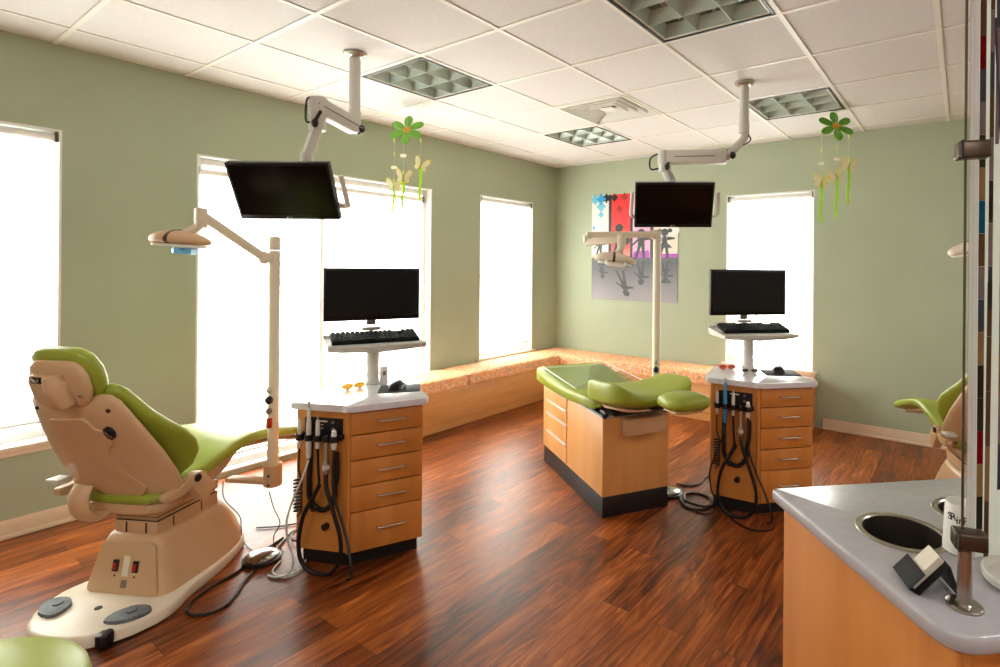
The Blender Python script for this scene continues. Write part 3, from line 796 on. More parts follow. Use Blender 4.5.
    def hs(s, w, n0, th, p=2.8): return [hd(x, s, n0+nn) for x, nn in sq(w, th/2, p, 28)]
    mb = MB(); mb.loft([hs(-0.014, 0.055, 0.014, 0.012), hs(-0.007, 0.08, 0.014, 0.03), hs(0.015, 0.104, 0.014, 0.044), hs(0.06, 0.120, 0.014, 0.050), hs(0.115, 0.122, 0.014, 0.050), hs(0.155, 0.110, 0.016, 0.044), hs(0.176, 0.086, 0.018, 0.032), hs(0.184, 0.06, 0.02, 0.014)])
    h1 = mb.build('headrest_shell', M['beige'], t, ang=60)
    mb = MB(); mb.loft([hs(-0.016, 0.06, 0.050, 0.016), hs(-0.006, 0.09, 0.054, 0.05), hs(0.025, 0.122, 0.056, 0.072), hs(0.08, 0.138, 0.056, 0.080), hs(0.135, 0.138, 0.054, 0.080), hs(0.185, 0.122, 0.048, 0.074), hs(0.210, 0.094, 0.044, 0.054), hs(0.220, 0.058, 0.042, 0.020)])
    mb.build('headrest_cushion', M['vinyl'], t, ang=70)
    HF = Matrix(((1, 0, 0, 0), (0, S2.y, N2.y, 0), (0, S2.z, N2.z, 0), (0, 0, 0, 1))); HF.translation = O2
    mb = MB(); mb.prism(round_poly([(-0.085, 0.015), (0.065, 0.005), (0.06, 0.125), (-0.09, 0.14)], 0.03), -0.026, -0.002, 0.006, M=HF); mb.build('headrest_rear_panel', M['beige'], h1)
    mb = MB(); mb.tube([hd(0.020, 0.135, -0.022), hd(0.030, 0.08, -0.028), hd(0.045, 0.015, -0.024)], [0.030, 0.034, 0.026], 14); mb.build('headrest_cam_cover', M['beige'], h1)
    mb = MB(); mb.box((-0.048, 0.118, -0.026), (0.050, 0.026, 0.006), 0, 0.003, M=HF); rc = mb.build('headrest_recess', M['black'], h1)
    mb = MB(); mb.tube([hd(-0.065, 0.128, -0.030), hd(-0.045, 0.114, -0.032), hd(-0.034, 0.126, -0.030)], 0.004, 8); mb.build('release_tab', M['silver'], rc)
    for x, s in ((-0.102, 0.05), (0.092, 0.05)):
        mb = MB(); mb.lathe([(0.007, 0.004), (0.007, -0.006), (0.004, -0.007)], n=12, M=HF @ Matrix.Translation((x, s, -0.006))); mb.build('headrest_screw', M['silver'], h1)
    mb = MB(); mb.bar(bk(-0.0, 0.44, 0.006), hd(0.0, 0.03, 0.006), 0.062, 0.012, 0.003, up=Nn); mb.build('headrest_bar', M['maple_edge'], t)
    # side hinge brackets and arm pivots
    for sx in (-1, 1):
        x0 = sx*0.245
        mb = MB()
        PX = Matrix(((0, 0, 1, 0), (1, 0, 0, 0), (0, 1, 0, 0), (0, 0, 0, 1))); PX.translation = Vector((x0, 0, 0))
        mb.prism(round_poly([(-0.05, 0.505), (0.02, 0.505), (0.085, 0.545), (0.115, 0.535), (0.085, 0.495), (0.03, 0.47), (-0.05, 0.472)], 0.012), -0.016, 0.016, 0.004, M=PX)
        br = mb.build('hinge_arm', M['beige'], t)
        mb = MB(); mb.prism(round_poly([(0.085, 0.545), (0.125, 0.545), (0.195, 0.465), (0.155, 0.402), (0.13, 0.41), (0.075, 0.495)], 0.012), -0.020, 0.022, 0.005, M=PX); mb.build('hinge_block', M['beige'], t)
        mb = MB(); mb.tube([(x0-sx*0.005, 0.098, 0.522), (x0+sx*0.026, 0.098, 0.522)], 0.017, 16, smooth=False); mb.build('hinge_pin', M['black'], br)
    mb = MB(); mb.tube([(-0.085, -0.075, 0.54), (-0.088, -0.095, 0.49), (-0.084, -0.085, 0.43), (-0.075, -0.04, 0.395), (-0.065, 0.02, 0.40)], [(0.042, 0.020), (0.046, 0.022), (0.046, 0.022), (0.042, 0.020), (0.034, 0.016)], 12, flat=(1, 0, 0))
    mb.build('arm_sling_bracket', M['beige'], t)
    mb = MB(); mb.bar((-0.275, -0.045, 0.54), (-0.21, -0.045, 0.54), 0.06, 0.020, 0.006); mb.build('arm_pad_end', M['lgrey'], t)
    mb = MB(); mb.bar((-0.13, 0.0, 0.43), (-0.04, 0.10, 0.40), 0.02, 0.014, 0.003); mb.build('tilt_cylinder', M['black'], t)
    return t
CH_RZ = math.atan2(0.885, -0.466)-PI/2
chair = make_chair('green dental chair on the left, its beige back turned to the viewer')
chair.location = (-2.90, 0.767, 0); chair.rotation_euler.z = CH_RZ
chair2 = make_chair('', 32)
chair2.location = (0.155, 3.74, 0); chair2.rotation_euler.z = math.radians(20)
chair2['label'] = 'green dental chair half hidden behind the resin panel at the right edge'

# ------------------------------------------------------------------ dental lights on poles
def tail_light(label, base, top, arm, head, yaw, pitch, block=None, film=False, handle=True, poles=0.026):
    """base (x,y,z) foot of the pole, top z, arm: list of points from the pole, head centre"""
    B = Vector(base)
    t = thing('dental_light', label, 'dental light', base, 0, 'dental lights on poles')
    q = lambda p: Vector(p)-B
    H = top-base[2]
    mb = MB(); mb.lathe([(poles, 0.0), (poles, H-0.075), (poles*0.94, H-0.07)], n=20); mb.build('pole', M['beige2'], t)
    mb = MB(); mb.lathe([(poles*1.03, H-0.068), (poles*1.03, H-0.012), (poles*0.85, H), (0.004, H+0.002)], n=20); mb.build('pole_cap', M['beige2'], t)
    if block:
        mb = MB(); mb.lathe([(0.036, 0.004), (0.042, 0.008), (0.042, 0.112), (0.037, 0.118), (0.027, 0.119)], n=28); bl = mb.build('pole_socket', M['beige'], t)
        for z in (0.02, 0.065):
            mb = MB(); mb.ball((0.043*math.cos(-0.9), 0.043*math.sin(-0.9), z), (0.006, 0.006, 0.006), 10, 6); mb.build('set_screw', M['ink'], bl)
        e = q(block); mb = MB(); mb.bar((0, 0, 0.024), (e.x, e.y, 0.024), 0.06, 0.018, 0.003); mb.build('mount_bar', M['beige'], t)
    else:
        mb = MB(); mb.lathe([(0.050, 0.0), (0.050, 0.010), (0.036, 0.016), (poles, 0.02)], n=28); mb.build('floor_flange', M['beige2'], t)
    # valves and hoses half way up the pole
    mb = MB(); k = base[2]
    d = Vector((0.45, -0.89, 0)).normalized()
    for z, r, m in ((0.82-k, 0.014, 'silver'), (0.77-k, 0.019, 'black'), (0.715-k, 0.015, 'grey')):
        mb = MB(); c = d*(poles+0.006)+Vector((0, 0, z)); mb.ball(c, (r, r, r*1.1), 12, 8); mb.build('valve_knob', M[m], t)
    mb = MB(); mb.box(d*(poles+0.002)+Vector((0, 0, 0.655-k)), (0.022, 0.02, 0.05), 0.4, 0.003); mb.build('warning_tag', M['red'] if block else M['grey'], t)
    # arm
    A = [q(p) for p in arm]
    mb = MB(); mb.bar(Vector((0, 0, A[0].z)), A[0], 0.036, 0.05, 0.008); mb.ball(A[0], (0.026, 0.026, 0.032), 14, 10); mb.build('arm_knuckle', M['beige2'], t)
    for i in range(len(A)-1):
        mb = MB(); mb.bar(A[i], A[i+1], 0.034, 0.040, 0.010); mb.build('arm', M['beige2'], t)
    Hc = q(head); e = A[-1]
    mb = MB(); mb.bar(e+Vector((0, 0, 0.030)), e-Vector((0, 0, 0.062)), 0.046, 0.040, 0.008, up=(1, 0, 0)); mb.tube([e-Vector((0, 0, 0.045)), e*0.62+Hc*0.38-Vector((0, 0, 0.022)), e*0.25+Hc*0.75+Vector((0, 0, 0.004)), Hc+Vector((0, 0, 0.02))], [0.020, 0.019, 0.018, 0.018], 12); mb.build('head_yoke', M['beige2'], t)
    HM = Matrix.Translation(Hc) @ Matrix.Rotation(yaw, 4, 'Z') @ Matrix.Rotation(pitch, 4, 'Y')
    def tp(v): return HM @ Vector(v)
    rings = []
    for x, w, zt, zb in ((-0.125, 0.014, 0.012, -0.012), (-0.118, 0.034, 0.022, -0.016), (-0.085, 0.062, 0.036, -0.018), (-0.03, 0.078, 0.046, -0.018), (0.03, 0.078, 0.044, -0.018), (0.08, 0.062, 0.030, -0.017), (0.115, 0.036, 0.012, -0.015), (0.128, 0.014, 0.0, -0.012)):
        rings.append([tp((x, y*w, (zt if s > 0 else -zb)*s)) for y, s in [(math.copysign(abs(math.cos(a))**0.8, math.cos(a)), math.copysign(abs(math.sin(a))**0.9, math.sin(a))) for a in [2*PI*i/24 for i in range(24)]]])
    mb = MB(); mb.loft(rings); hdm = mb.build('lamp_head', M['beige'] if block else M['beige2'], t, ang=60)
    mb = MB(); ring = lambda x0, k: [tp((x0, y*0.080*k, (0.048 if s > 0 else 0.02)*s*k)) for y, s in [(math.cos(a), math.sin(a)) for a in [2*PI*i/24 for i in range(24)]]]
    mb.loft([ring(-0.020, 1.0), ring(-0.018, 1.03), ring(-0.006, 1.03), ring(-0.004, 1.0)]); mb.build('head_band', M['bronze'], hdm)
    mb = MB(); mb.prism(rrect(-0.105, -0.06, 0.10, 0.06, 0.04), -0.028, -0.016, 0.003, M=HM); mb.build('lens', M['white'], t)
    if handle:
        mb = MB(); mb.tube([tp((0.055, -0.06, -0.012)), tp((0.05, -0.095, -0.03)), tp((0.0, -0.11, -0.038)), tp((-0.05, -0.095, -0.03)), tp((-0.055, -0.06, -0.012))], 0.009, 10); mb.build('grip_handle', M['white'], t)
    if film:
        rings = []
        mb = MB()
        P = [(0.0, -0.05), (0.02, -0.065), (0.085, -0.05), (0.075, 0.0), (0.02, 0.01)]
        mb.prism([(x, y) for x, y in P], -0.058, -0.030, 0.006, M=HM); mb.build('barrier_sleeve', M['ltblue'], t)
        mb = MB(); mb.ball(tp((0.055, -0.062, -0.036)), (0.025, 0.010, 0.007), 12, 8); mb.build('sleeve_fold', M['blue'], t)
    return t
pole_b = (-2.846, 1.355, 0.33)
tail_light('beige dental light reaching over the left chair, blue film under its head', pole_b, 1.585, [(-2.835, 1.300, 1.478), (-2.822, 1.022, 1.668)], (-2.858, 0.958, 1.548), math.radians(35), 0.06, block=(-2.846-0.885*0.24, 1.355-0.466*0.24, 0), film=True, handle=False)
tail_light('cream dental light with folded arm in front of the poster', (-1.674, 3.245, 0.0), 1.695, [(-1.690, 3.215, 1.664), (-1.966, 2.835, 1.648), (-1.966, 2.835, 1.598), (-1.703, 2.834, 1.615)], (-1.733, 2.812, 1.490), math.radians(34.8), 0.10)
tail_light('cream dental light head peeking out beside the resin panel', (0.85, 4.25, 0.0), 1.72, [(0.80, 4.24, 1.695), (0.12, 4.10, 1.695)], (0.035, 4.03, 1.575), math.radians(34.8), -0.25)

# ------------------------------------------------------------------ child bench with storage (x along towards the window end = local +x, y across)
fb = Vector((-0.852, 0.523, 0)).normalized()
tb_rz = math.atan2(fb.y, fb.x)
def make_treatment_bench():
    t = thing('treatment_bench', 'long green padded treatment bench on a pale maple drawer cabinet', 'treatment bench', (-1.692, 2.624, 0), tb_rz)
    # local x = along, local y: pointing to the near side is +y?  far side handled by sign F
    Fy = -1.0 if (Vector((-fb.y, fb.x, 0)).dot(Vector((0.523, 0.852, 0))) < 0) else 1.0
    W, Lg = 0.445, 1.025
    y = lambda v: Fy*v
    def bx(mb, x0, x1, y0, y1, z0, z1, bev=0.003):
        mb.box(((x0+x1)/2, y((y0+y1)/2), (z0+z1)/2), (abs(x1-x0), abs(y1-y0), z1-z0), 0, bev)
    mb = MB(); bx(mb, 0.0, Lg, 0.0, W, 0.12, 0.575, 0.006); body = mb.build('cabinet_body', M['cab'], t)
    mb = MB(); bx(mb, 0.004, Lg-0.01, 0.004, W-0.004, 0.0, 0.12); mb.build('plinth', M['kick'], t)
    mb = MB(); bx(mb, -0.004, Lg-0.2, -0.006, W+0.004, 0.575, 0.586); mb.build('top_board', M['lgrey'], t)
    zs = [0.575, 0.497, 0.418, 0.325, 0.155]
    zt = [0.574, 0.486, 0.392, 0.262]
    zb = [0.490, 0.397, 0.267, 0.130]
    for k in range(4):
        mb = MB(); bx(mb, 0.550, 0.920, -0.006, 0.002, zb[k], zt[k]-0.004, 0.002); dr = mb.build('drawer', M['cab'], t)
        mb = MB(); bx(mb, 0.550, 0.920, -0.014, 0.0, zt[k]-0.014, zt[k], 0.002); mb.build('edge_pull', M['alu'], dr)
    # near-end tray, mount plates
    mb = MB(); bx(mb, -0.075, 0.0, 0.115, 0.385, 0.475, 0.574, 0.012); mb.build('accessory_box', M['beige'], t)
    mb = MB(); bx(mb, -0.03, 0.14, 0.06, 0.40, 0.587, 0.604, 0.004); bx(mb, -0.02, 0.30, -0.012, 0.03, 0.588, 0.600, 0.003); bx(mb, -0.012, 0.05, 0.005, 0.02, 0.575, 0.618); bx(mb, -0.03, 0.05, 0.40, 0.47, 0.588, 0.606, 0.003); mb.build('mount_plate', M['black'], t)
    # leg pad: long cushion with thick rolled edge
    def sec(x, y0, y1, z0, z1, roll, p=3.0, n=36):
        out = []; c, w = (y0+y1)/2, (y1-y0)/2
        for a, b in sq(w, (z1-z0)/2, p, n):
            z = (z0+z1)/2+b
            if b > 0: z += roll*(abs(a)/w)**4 - roll*0.4
            elif c+a < -0.012 or c+a > W+0.012: z -= 0.024
            out.append((x, y(c+a), z))
        return out
    mb = MB(); mb.loft([sec(1.075, 0.08, 0.36, 0.615, 0.655, 0.0), sec(1.072, -0.02, 0.46, 0.590, 0.690, 0.012), sec(1.04, -0.052, 0.49, 0.588, 0.708, 0.022), sec(0.95, -0.060, 0.50, 0.588, 0.702, 0.020),
                        sec(0.80, -0.062, 0.50, 0.589, 0.69, 0.016), sec(0.60, -0.062, 0.50, 0.592, 0.678, 0.016), sec(0.42, -0.058, 0.495, 0.596, 0.672, 0.014), sec(0.28, -0.04, 0.485, 0.603, 0.675, 0.012), sec(0.10, -0.02, 0.46, 0.606, 0.68, 0.01), sec(0.05, 0.03, 0.42, 0.612, 0.67, 0.0)])
    mb.build('leg_pad', M['vinyl'], t, ang=70)
    # clear plastic cover over the leg pad
    rings = []
    for x, dz in ((0.955, 0.0105), (0.90, 0.0085), (0.80, 0.0075), (0.60, 0.0065), (0.42, 0.0055), (0.33, 0.005)):
        k = (x-0.33)/0.625
        top = 0.672+0.028*k
        row = []
        for i in range(13):
            v = -0.035+0.51*i/12
            a = abs((v-0.22)/0.265)
            row.append((x, y(v), top+0.016*min(a, 1)**4-0.0064+0.006 - 0.03*max(0, a-0.93)))
        rings.append(row)
    mb = MB()
    V = [[mb.bm.verts.new(Vector(p)) for p in r] for r in rings]
    for i in range(len(V)-1):
        for j in range(12): mb.bm.faces.new((V[i][j], V[i][j+1], V[i+1][j+1], V[i+1][j]))
    mb.build('clear_cover', M['clear_film'], t)
    mb = MB(); mb.tube([(r[0][0], r[0][1], r[0][2]) for r in rings], 0.0028, 6); mb.tube(rings[0], 0.0028, 6); mb.tube([r[-1] for r in rings], 0.0028, 6); mb.build('cover_binding', M['white'], t)
    # torso pad with raised wings, tilting up towards the head end
    def tor(x, w, z, th, wing, p=3.0, n=44):
        out = []
        for a, b in sq(w, th/2, p, n):
            f = (abs(a)/0.27)
            out.append((x, y(0.225+a), z+b+(wing if b > 0 else wing*0.25)*f**2.4))
        return out
    mb = MB(); mb.loft([tor(0.185, 0.20, 0.672, 0.05, 0.02), tor(0.175, 0.235, 0.676, 0.10, 0.05), tor(0.14, 0.260, 0.682, 0.116, 0.072), tor(0.08, 0.270, 0.684, 0.114, 0.084), tor(0.0, 0.272, 0.686, 0.108, 0.090), tor(-0.07, 0.268, 0.690, 0.102, 0.098),
                        tor(-0.14, 0.258, 0.697, 0.094, 0.110), tor(-0.20, 0.240, 0.706, 0.082, 0.120), tor(-0.24, 0.214, 0.713, 0.062, 0.125), tor(-0.258, 0.18, 0.716, 0.030, 0.125)])
    mb.build('torso_pad', M['vinyl'], t, ang=70)
    mb = MB(); mb.loft([[(x, yy, z-0.052) for x, yy, z in tor(0.16, 0.19, 0.69, 0.02, 0)], [(x, yy, z-0.052) for x, yy, z in tor(0.0, 0.21, 0.69, 0.026, 0.01)], [(x, yy, z-0.050) for x, yy, z in tor(-0.18, 0.17, 0.704, 0.02, 0.02)], [(x, yy, z-0.046) for x, yy, z in tor(-0.22, 0.12, 0.706, 0.012, 0.02)]])
    mb.build('torso_shell', M['beige'], t, ang=60)
    # head rest
    hx, hz = -0.50, 0.772
    def hr(x, w, z, th): return [(x, y(0.215+a), z+b) for a, b in sq(w, th/2, 2.6, 28)]
    mb = MB(); mb.loft([hr(hx+0.105, 0.06, hz-0.008, 0.02), hr(hx+0.097, 0.09, hz-0.006, 0.056), hr(hx+0.07, 0.115, hz-0.003, 0.082), hr(hx, 0.122, hz, 0.090), hr(hx-0.07, 0.112, hz+0.004, 0.082), hr(hx-0.10, 0.085, hz+0.006, 0.056), hr(hx-0.11, 0.05, hz+0.006, 0.02)])
    hp = mb.build('headrest_pad', M['vinyl'], t, ang=70)
    mb = MB(); mb.loft([hr(hx+0.07, 0.07, hz-0.044, 0.012), hr(hx+0.055, 0.085, hz-0.046, 0.022), hr(hx-0.05, 0.085, hz-0.043, 0.022), hr(hx-0.07, 0.06, hz-0.038, 0.012)]); mb.build('headrest_shell', M['beige'], hp)
    mb = MB(); mb.bar((-0.18, y(0.215), 0.655), (hx+0.02, y(0.215), hz-0.054), 0.06, 0.012, 0.003); mb.build('headrest_bar', M['black'], t)
    return t
make_treatment_bench()
# ------------------------------------------------------------------ delivery carts. local: x along the drawer fronts, y into the cart, B at the origin
PA = Vector((-0.212, 0.182))             # far end of the instrument panel
PU = (Vector((0, 0))-PA); PLEN = PU.length; PU.normalize(); PN = Vector((PU.y, -PU.x))   # along the panel, and out of it
if PN.y > 0: PN = -PN
def pp(u, n, z): v = PA+PU*u+PN*n; return Vector((v.x, v.y, z))
def make_cart(label):
    t = thing('delivery_cart', label, 'cart', group='dental delivery carts')
    body = [(-0.212, 0.182), (0.0, 0.0), (0.345, 0.0), (0.345, 0.36), (0.22, 0.54), (0.02, 0.54), (-0.205, 0.205)]
    mb = MB(); mb.prism(round_poly(body, [0.008, 0.006, 0.01, 0.01, 0.01, 0.01, 0.008]), 0.08, 0.754, 0.002); mb.build('cabinet_body', M['maple_edge'], t)
    inner = [(-0.178, 0.198), (0.0, 0.045), (0.33, 0.045), (0.325, 0.34), (0.2, 0.51), (0.03, 0.51), (-0.178, 0.215)]
    mb = MB(); mb.prism(inner, 0.0, 0.08); mb.build('toe_kick', M['kick'], t)
    topo = [(-0.240, 0.172), (-0.032, -0.008), (-0.010, -0.044), (0.366, -0.044), (0.372, 0.365), (0.245, 0.572), (0.0, 0.572), (-0.238, 0.212)]
    mb = MB(); mb.prism(round_poly(topo, [0.02, 0.018, 0.018, 0.03, 0.04, 0.05, 0.05, 0.02], 5), 0.754, 0.786, 0.006, 3); mb.build('countertop', M['top'], t)
    zs = [0.750, 0.662, 0.552, 0.432, 0.308, 0.088]
    zs = [0.748, 0.640, 0.520, 0.398, 0.275, 0.084]
    for k in range(5):
        a, b2 = zs[k]-0.003, zs[k+1]+0.003
        mb = MB(); mb.prism(rrect(0.006, -0.022, 0.340, 0.0, 0.006, 2), b2, a, 0.0015); d = mb.build('drawer', M['maple'], t)
        zc = (a+b2)/2+0.005 if k < 4 else a-0.085
        mb = MB(); mb.tube([(0.125, -0.020, zc), (0.128, -0.038, zc-0.001), (0.16, -0.046, zc), (0.19, -0.047, zc+0.001), (0.225, -0.046, zc), (0.252, -0.038, zc-0.001), (0.255, -0.020, zc)], 0.0045, 10); mb.build('handle', M['silver'], d)
    # rounded post between panel and drawers
    mb = MB(); mb.tube([(0.0, -0.004, 0.082), (0.0, -0.004, 0.750)], 0.011, 14, smooth=False); mb.build('corner_post', M['maple_edge'], t)
    # control panel and holder rail
    mb = MB()
    for u, w, z0, z1, th in ((0.150, 0.195, 0.648, 0.716, 0.012),):
        p = [pp(u-w/2, 0.0, z0), pp(u+w/2, 0.0, z0), pp(u+w/2, 0.0, z1), pp(u-w/2, 0.0, z1)]
        q = [pp(u-w/2, th, z0), pp(u+w/2, th, z0), pp(u+w/2, th, z1), pp(u-w/2, th, z1)]
        mb.loft([p, q])
    cp = mb.build('control_panel', M['black'], t)
    for u, z, w, h in ((0.145, 0.702, 0.055, 0.007), (0.145, 0.685, 0.012, 0.004), (0.145, 0.668, 0.012, 0.004)):
        mb = MB(); mb.loft([[pp(u-w/2, 0.0122, z-h/2), pp(u+w/2, 0.0122, z-h/2), pp(u+w/2, 0.0122, z+h/2), pp(u-w/2, 0.0122, z+h/2)], [pp(u-w/2, 0.0132, z-h/2), pp(u+w/2, 0.0132, z-h/2), pp(u+w/2, 0.0132, z+h/2), pp(u-w/2, 0.0132, z+h/2)]]); mb.build('panel_legend', M['label'], cp)
    for u, z in ((0.205, 0.700), (0.205, 0.668), (0.085, 0.700), (0.085, 0.668)):
        mb = MB(); mb.tube([pp(u, 0.012, z), pp(u, 0.020, z)], 0.007, 12, smooth=False); mb.build('control_knob', M['grey'], cp)
    mb = MB(); a, b2 = pp(0.03, 0.015, 0.632), pp(0.258, 0.015, 0.632); mb.bar(a, b2, 0.028, 0.028, 0.006); rail = mb.build('holder_rail', M['black'], t)
    for u in HU:
        mb = MB(); mb.lathe([(0.019, -0.016), (0.0195, 0.012), (0.0172, 0.013), (0.0168, -0.014)], pp(u, 0.046, 0.634), 14, cap=False); mb.build('holder_cup', M['black'], rail)
    mb = MB(); mb.tube([pp(0.165, 0.0, 0.20), pp(0.165, 0.02, 0.20)], 0.016, 14, smooth=False); mb.build('hose_hook', M['black'], t)
    return t
HU = [0.052, 0.100, 0.147, 0.192, 0.232]
CARTS = {'L': ((-2.383, 1.481, 0), math.radians(65)), 'R': ((-0.972, 3.170, 0), math.radians(46))}
cartL = make_cart('maple drawer cart with handpieces, nearer one by the left dental chair')
cartL.location = CARTS['L'][0]; cartL.rotation_euler.z = CARTS['L'][1]
cartR = copy_tree(cartL); cartR['label'] = 'maple drawer cart with handpieces, farther one behind the treatment bench'
cartR.location = CARTS['R'][0]; cartR.rotation_euler.z = CARTS['R'][1]

# handpieces hanging on the carts (each with its hose)
def handpiece(kind):
    """origin at its holder cup; x along the rail, y out of the panel (towards the user), z up"""
    u0 = HU[kind]
    def q(u, n, z): return (u-u0, 0.046-n, z-0.634)
    t = thing('dental_handpiece', '-', 'handpiece')
    if kind == 0:    # air water syringe with a coiled hose
        mb = MB(); mb.lathe([(0.006, -0.05), (0.0095, -0.03), (0.0095, 0.05), (0.007, 0.072), (0.003, 0.085)], n=14); mb.build('grip', M['lgrey'], t)
        mb = MB(); mb.tube([(0, 0, 0.08), (0, -0.006, 0.10), (0, -0.02, 0.112)], 0.0028, 8); mb.build('nozzle', M['silver'], t)
        pts = [q(0.052, 0.046, 0.575), q(0.054, 0.055, 0.48)]
        for i in range(70):
            a = i*0.9; z = 0.44-0.16*i/70; pts.append(q(0.055+0.018*math.cos(a), 0.060+0.016*math.sin(a), z))
        pts += [q(0.05, 0.055, 0.265), q(0.045, 0.045, 0.255)]
        mb = MB(); mb.tube(pts, 0.0042, 6, per=2); mb.build('coiled_hose', M['hose'], t)
    elif kind == 1:  # light grey handpiece, pale hose to the floor
        mb = MB(); mb.lathe([(0.008, -0.10), (0.0115, -0.08), (0.0125, -0.01), (0.0115, 0.06), (0.0085, 0.10), (0.0085, 0.135), (0.004, 0.14)], n=14); mb.build('grip', M['lgrey'], t)
        mb = MB(); mb.lathe([(0.0055, 0.135), (0.0055, 0.165), (0.003, 0.168)], n=10); mb.build('nozzle', M['silver'], t)
        mb = MB(); mb.tube([q(0.100, 0.046, 0.525), q(0.094, 0.075, 0.46), q(0.060, 0.096, 0.36), q(0.026, 0.096, 0.25), q(0.035, 0.096, 0.15), q(0.062, 0.096, 0.08), q(0.05, 0.105, 0.02), q(0.0, 0.125, 0.006), q(-0.05, 0.12, 0.006)], 0.0046, 8); mb.build('hose', M['lgrey'], t)
    elif kind == 2:
        mb = MB(); mb.lathe([(0.008, -0.05), (0.010, -0.03), (0.0105, 0.03), (0.0085, 0.075), (0.006, 0.085)], n=14); mb.build('grip', M['lgrey'], t)
        mb = MB(); mb.lathe([(0.0045, 0.085), (0.0045, 0.10), (0.002, 0.102)], n=10); mb.build('nozzle', M['silver'], t)
        mb = MB(); mb.tube([q(0.147, 0.046, 0.58), q(0.152, 0.046, 0.47), q(0.155, 0.046, 0.42), q(0.135, 0.046, 0.37), q(0.115, 0.046, 0.33), q(0.12, 0.046, 0.29), q(0.15, 0.046, 0.30)], 0.0062, 8); mb.build('hose', M['hose'], t)
    elif kind == 3:  # suction tip hanging lower, thick hose in a big loop
        mb = MB(); mb.lathe([(0.012, -0.165), (0.0155, -0.15), (0.0155, -0.115), (0.012, -0.10), (0.011, -0.03), (0.009, 0.0), (0.006, 0.012)], n=14); mb.build('grip', M['silver'], t)
        mb = MB(); mb.lathe([(0.017, -0.145), (0.0175, -0.14), (0.0175, -0.128), (0.017, -0.123)], n=14); mb.build('collar', M['lgrey'], t)
        mb = MB(); mb.tube([q(0.192, 0.046, 0.470), q(0.205, 0.060, 0.41), q(0.25, 0.066, 0.29), q(0.285, 0.068, 0.18), q(0.28, 0.068, 0.08), q(0.22, 0.066, 0.013), q(0.13, 0.064, 0.013), q(0.080, 0.066, 0.06), q(0.066, 0.066, 0.15), q(0.09, 0.066, 0.27), q(0.14, 0.066, 0.36), q(0.172, 0.066, 0.42)], 0.0095, 10); mb.build('hose', M['hose'], t)
    else:            # saliva ejector, hose across to the drawers' side
        mb = MB(); mb.lathe([(0.010, -0.05), (0.013, -0.035), (0.013, 0.018), (0.0105, 0.026), (0.006, 0.034)], n=14); mb.build('grip', M['lgrey'], t)
        mb = MB(); mb.ball((0, 0, 0.032), (0.011, 0.011, 0.011), 12, 8); mb.build('nozzle', M['white'], t)
        mb = MB(); mb.tube([q(0.232, 0.046, 0.585), q(0.238, 0.06, 0.47), q(0.25, 0.07, 0.38), q(0.29, 0.076, 0.28), q(0.34, 0.10, 0.19), q(0.38, 0.13, 0.11), q(0.385, 0.135, 0.055), q(0.36, 0.13, 0.04)], 0.0058, 8); mb.build('hose', M['hose'], t)
        mb = MB()
        pts = []
        for i in range(29):
            a = PI*0.95+PI*1.1*i/28; pts.append(q(0.155+0.068*math.cos(a), 0.024, 0.38+0.095*math.sin(a)))
        mb.tube([q(0.236, 0.034, 0.565), q(0.234, 0.026, 0.46)]+pts[::-1]+[q(0.085, 0.022, 0.43), q(0.088, 0.018, 0.52), q(0.090, 0.018, 0.60)], 0.0125, 10, per=2); mb.build('return_hose', M['hose'], t)
    return t
side_word = {'L': 'the nearer cart', 'R': 'the farther cart'}
kind_word = ['grey syringe with coiled black hose, leftmost handpiece on %s', 'long pale grey handpiece with pale hose, second from left on %s', 'slim grey handpiece on thin black hose, middle one on %s',
             'silver suction handpiece hanging low on thick looped hose on %s', 'short white-tipped handpiece with black hoses, rightmost on %s']
pang = math.atan2(PU.y, PU.x)
hp0 = []
for sd in 'LR':
    loc, rz = CARTS[sd]
    Mx = Matrix.Translation(loc) @ Matrix.Rotation(rz, 4, 'Z')
    for k in range(5):
        if sd == 'L': h = handpiece(k); hp0.append(h)
        else: h = copy_tree(hp0[k])
        h.location = Mx @ pp(HU[k], 0.046, 0.634)
        # local x along PU, local y out of the panel: mirror-free since PN is PU turned by -90 degrees -> use y = -PN side
        h.rotation_euler = (0, 0, rz+pang)
        h['label'] = kind_word[k] % side_word[sd]; h['group'] = 'handpieces hanging on the carts'
        if sd == 'R' and k == 1:
            for ch in h.children:
                if ch.name.startswith('grip'): ch.data = ch.data.copy(); ch.data.materials[0] = M['blue']
                if ch.name.startswith('hose'): ch.data = ch.data.copy(); ch.data.materials[0] = M['hose']
            h['label'] = 'blue handpiece with black hose, second from left on the farther cart'

# ------------------------------------------------------------------ things on the carts
def on_cart(sd, x, y, z=0.786):
    loc, rz = CARTS[sd]
    return (Matrix.Translation(loc) @ Matrix.Rotation(rz, 4, 'Z')) @ Vector((x, y, z))
def monitor_mesh(w, h, th=0.035, logo=True):
    """screen facing -y, centred, returns (bezel mb, screen mb, logo mb)"""
    b = MB(); b.box((0, th/2, 0), (w, th, h), 0, 0.004)
    b.box((0, th+0.012, -0.01), (w*0.55, 0.03, h*0.6), 0, 0.012)
    s = MB(); s.box((0, -0.0008, 0.006), (w-0.026, 0.0016, h-0.040), 0, 0.0)
    l = MB()
    if logo:
        text_into(l, 'LG', Matrix.Translation((0.006, -0.0012, -h/2+0.011)) @ Matrix.Rotation(PI/2, 4, 'X'), 0.012, 0.0004)
        l.lathe([(0.005, 0), (0.005, 0.0008)], (-0.012, -0.0004, -h/2+0.011), 14, M=Matrix.Rotation(PI/2, 4, 'X'))
    return b, s, l
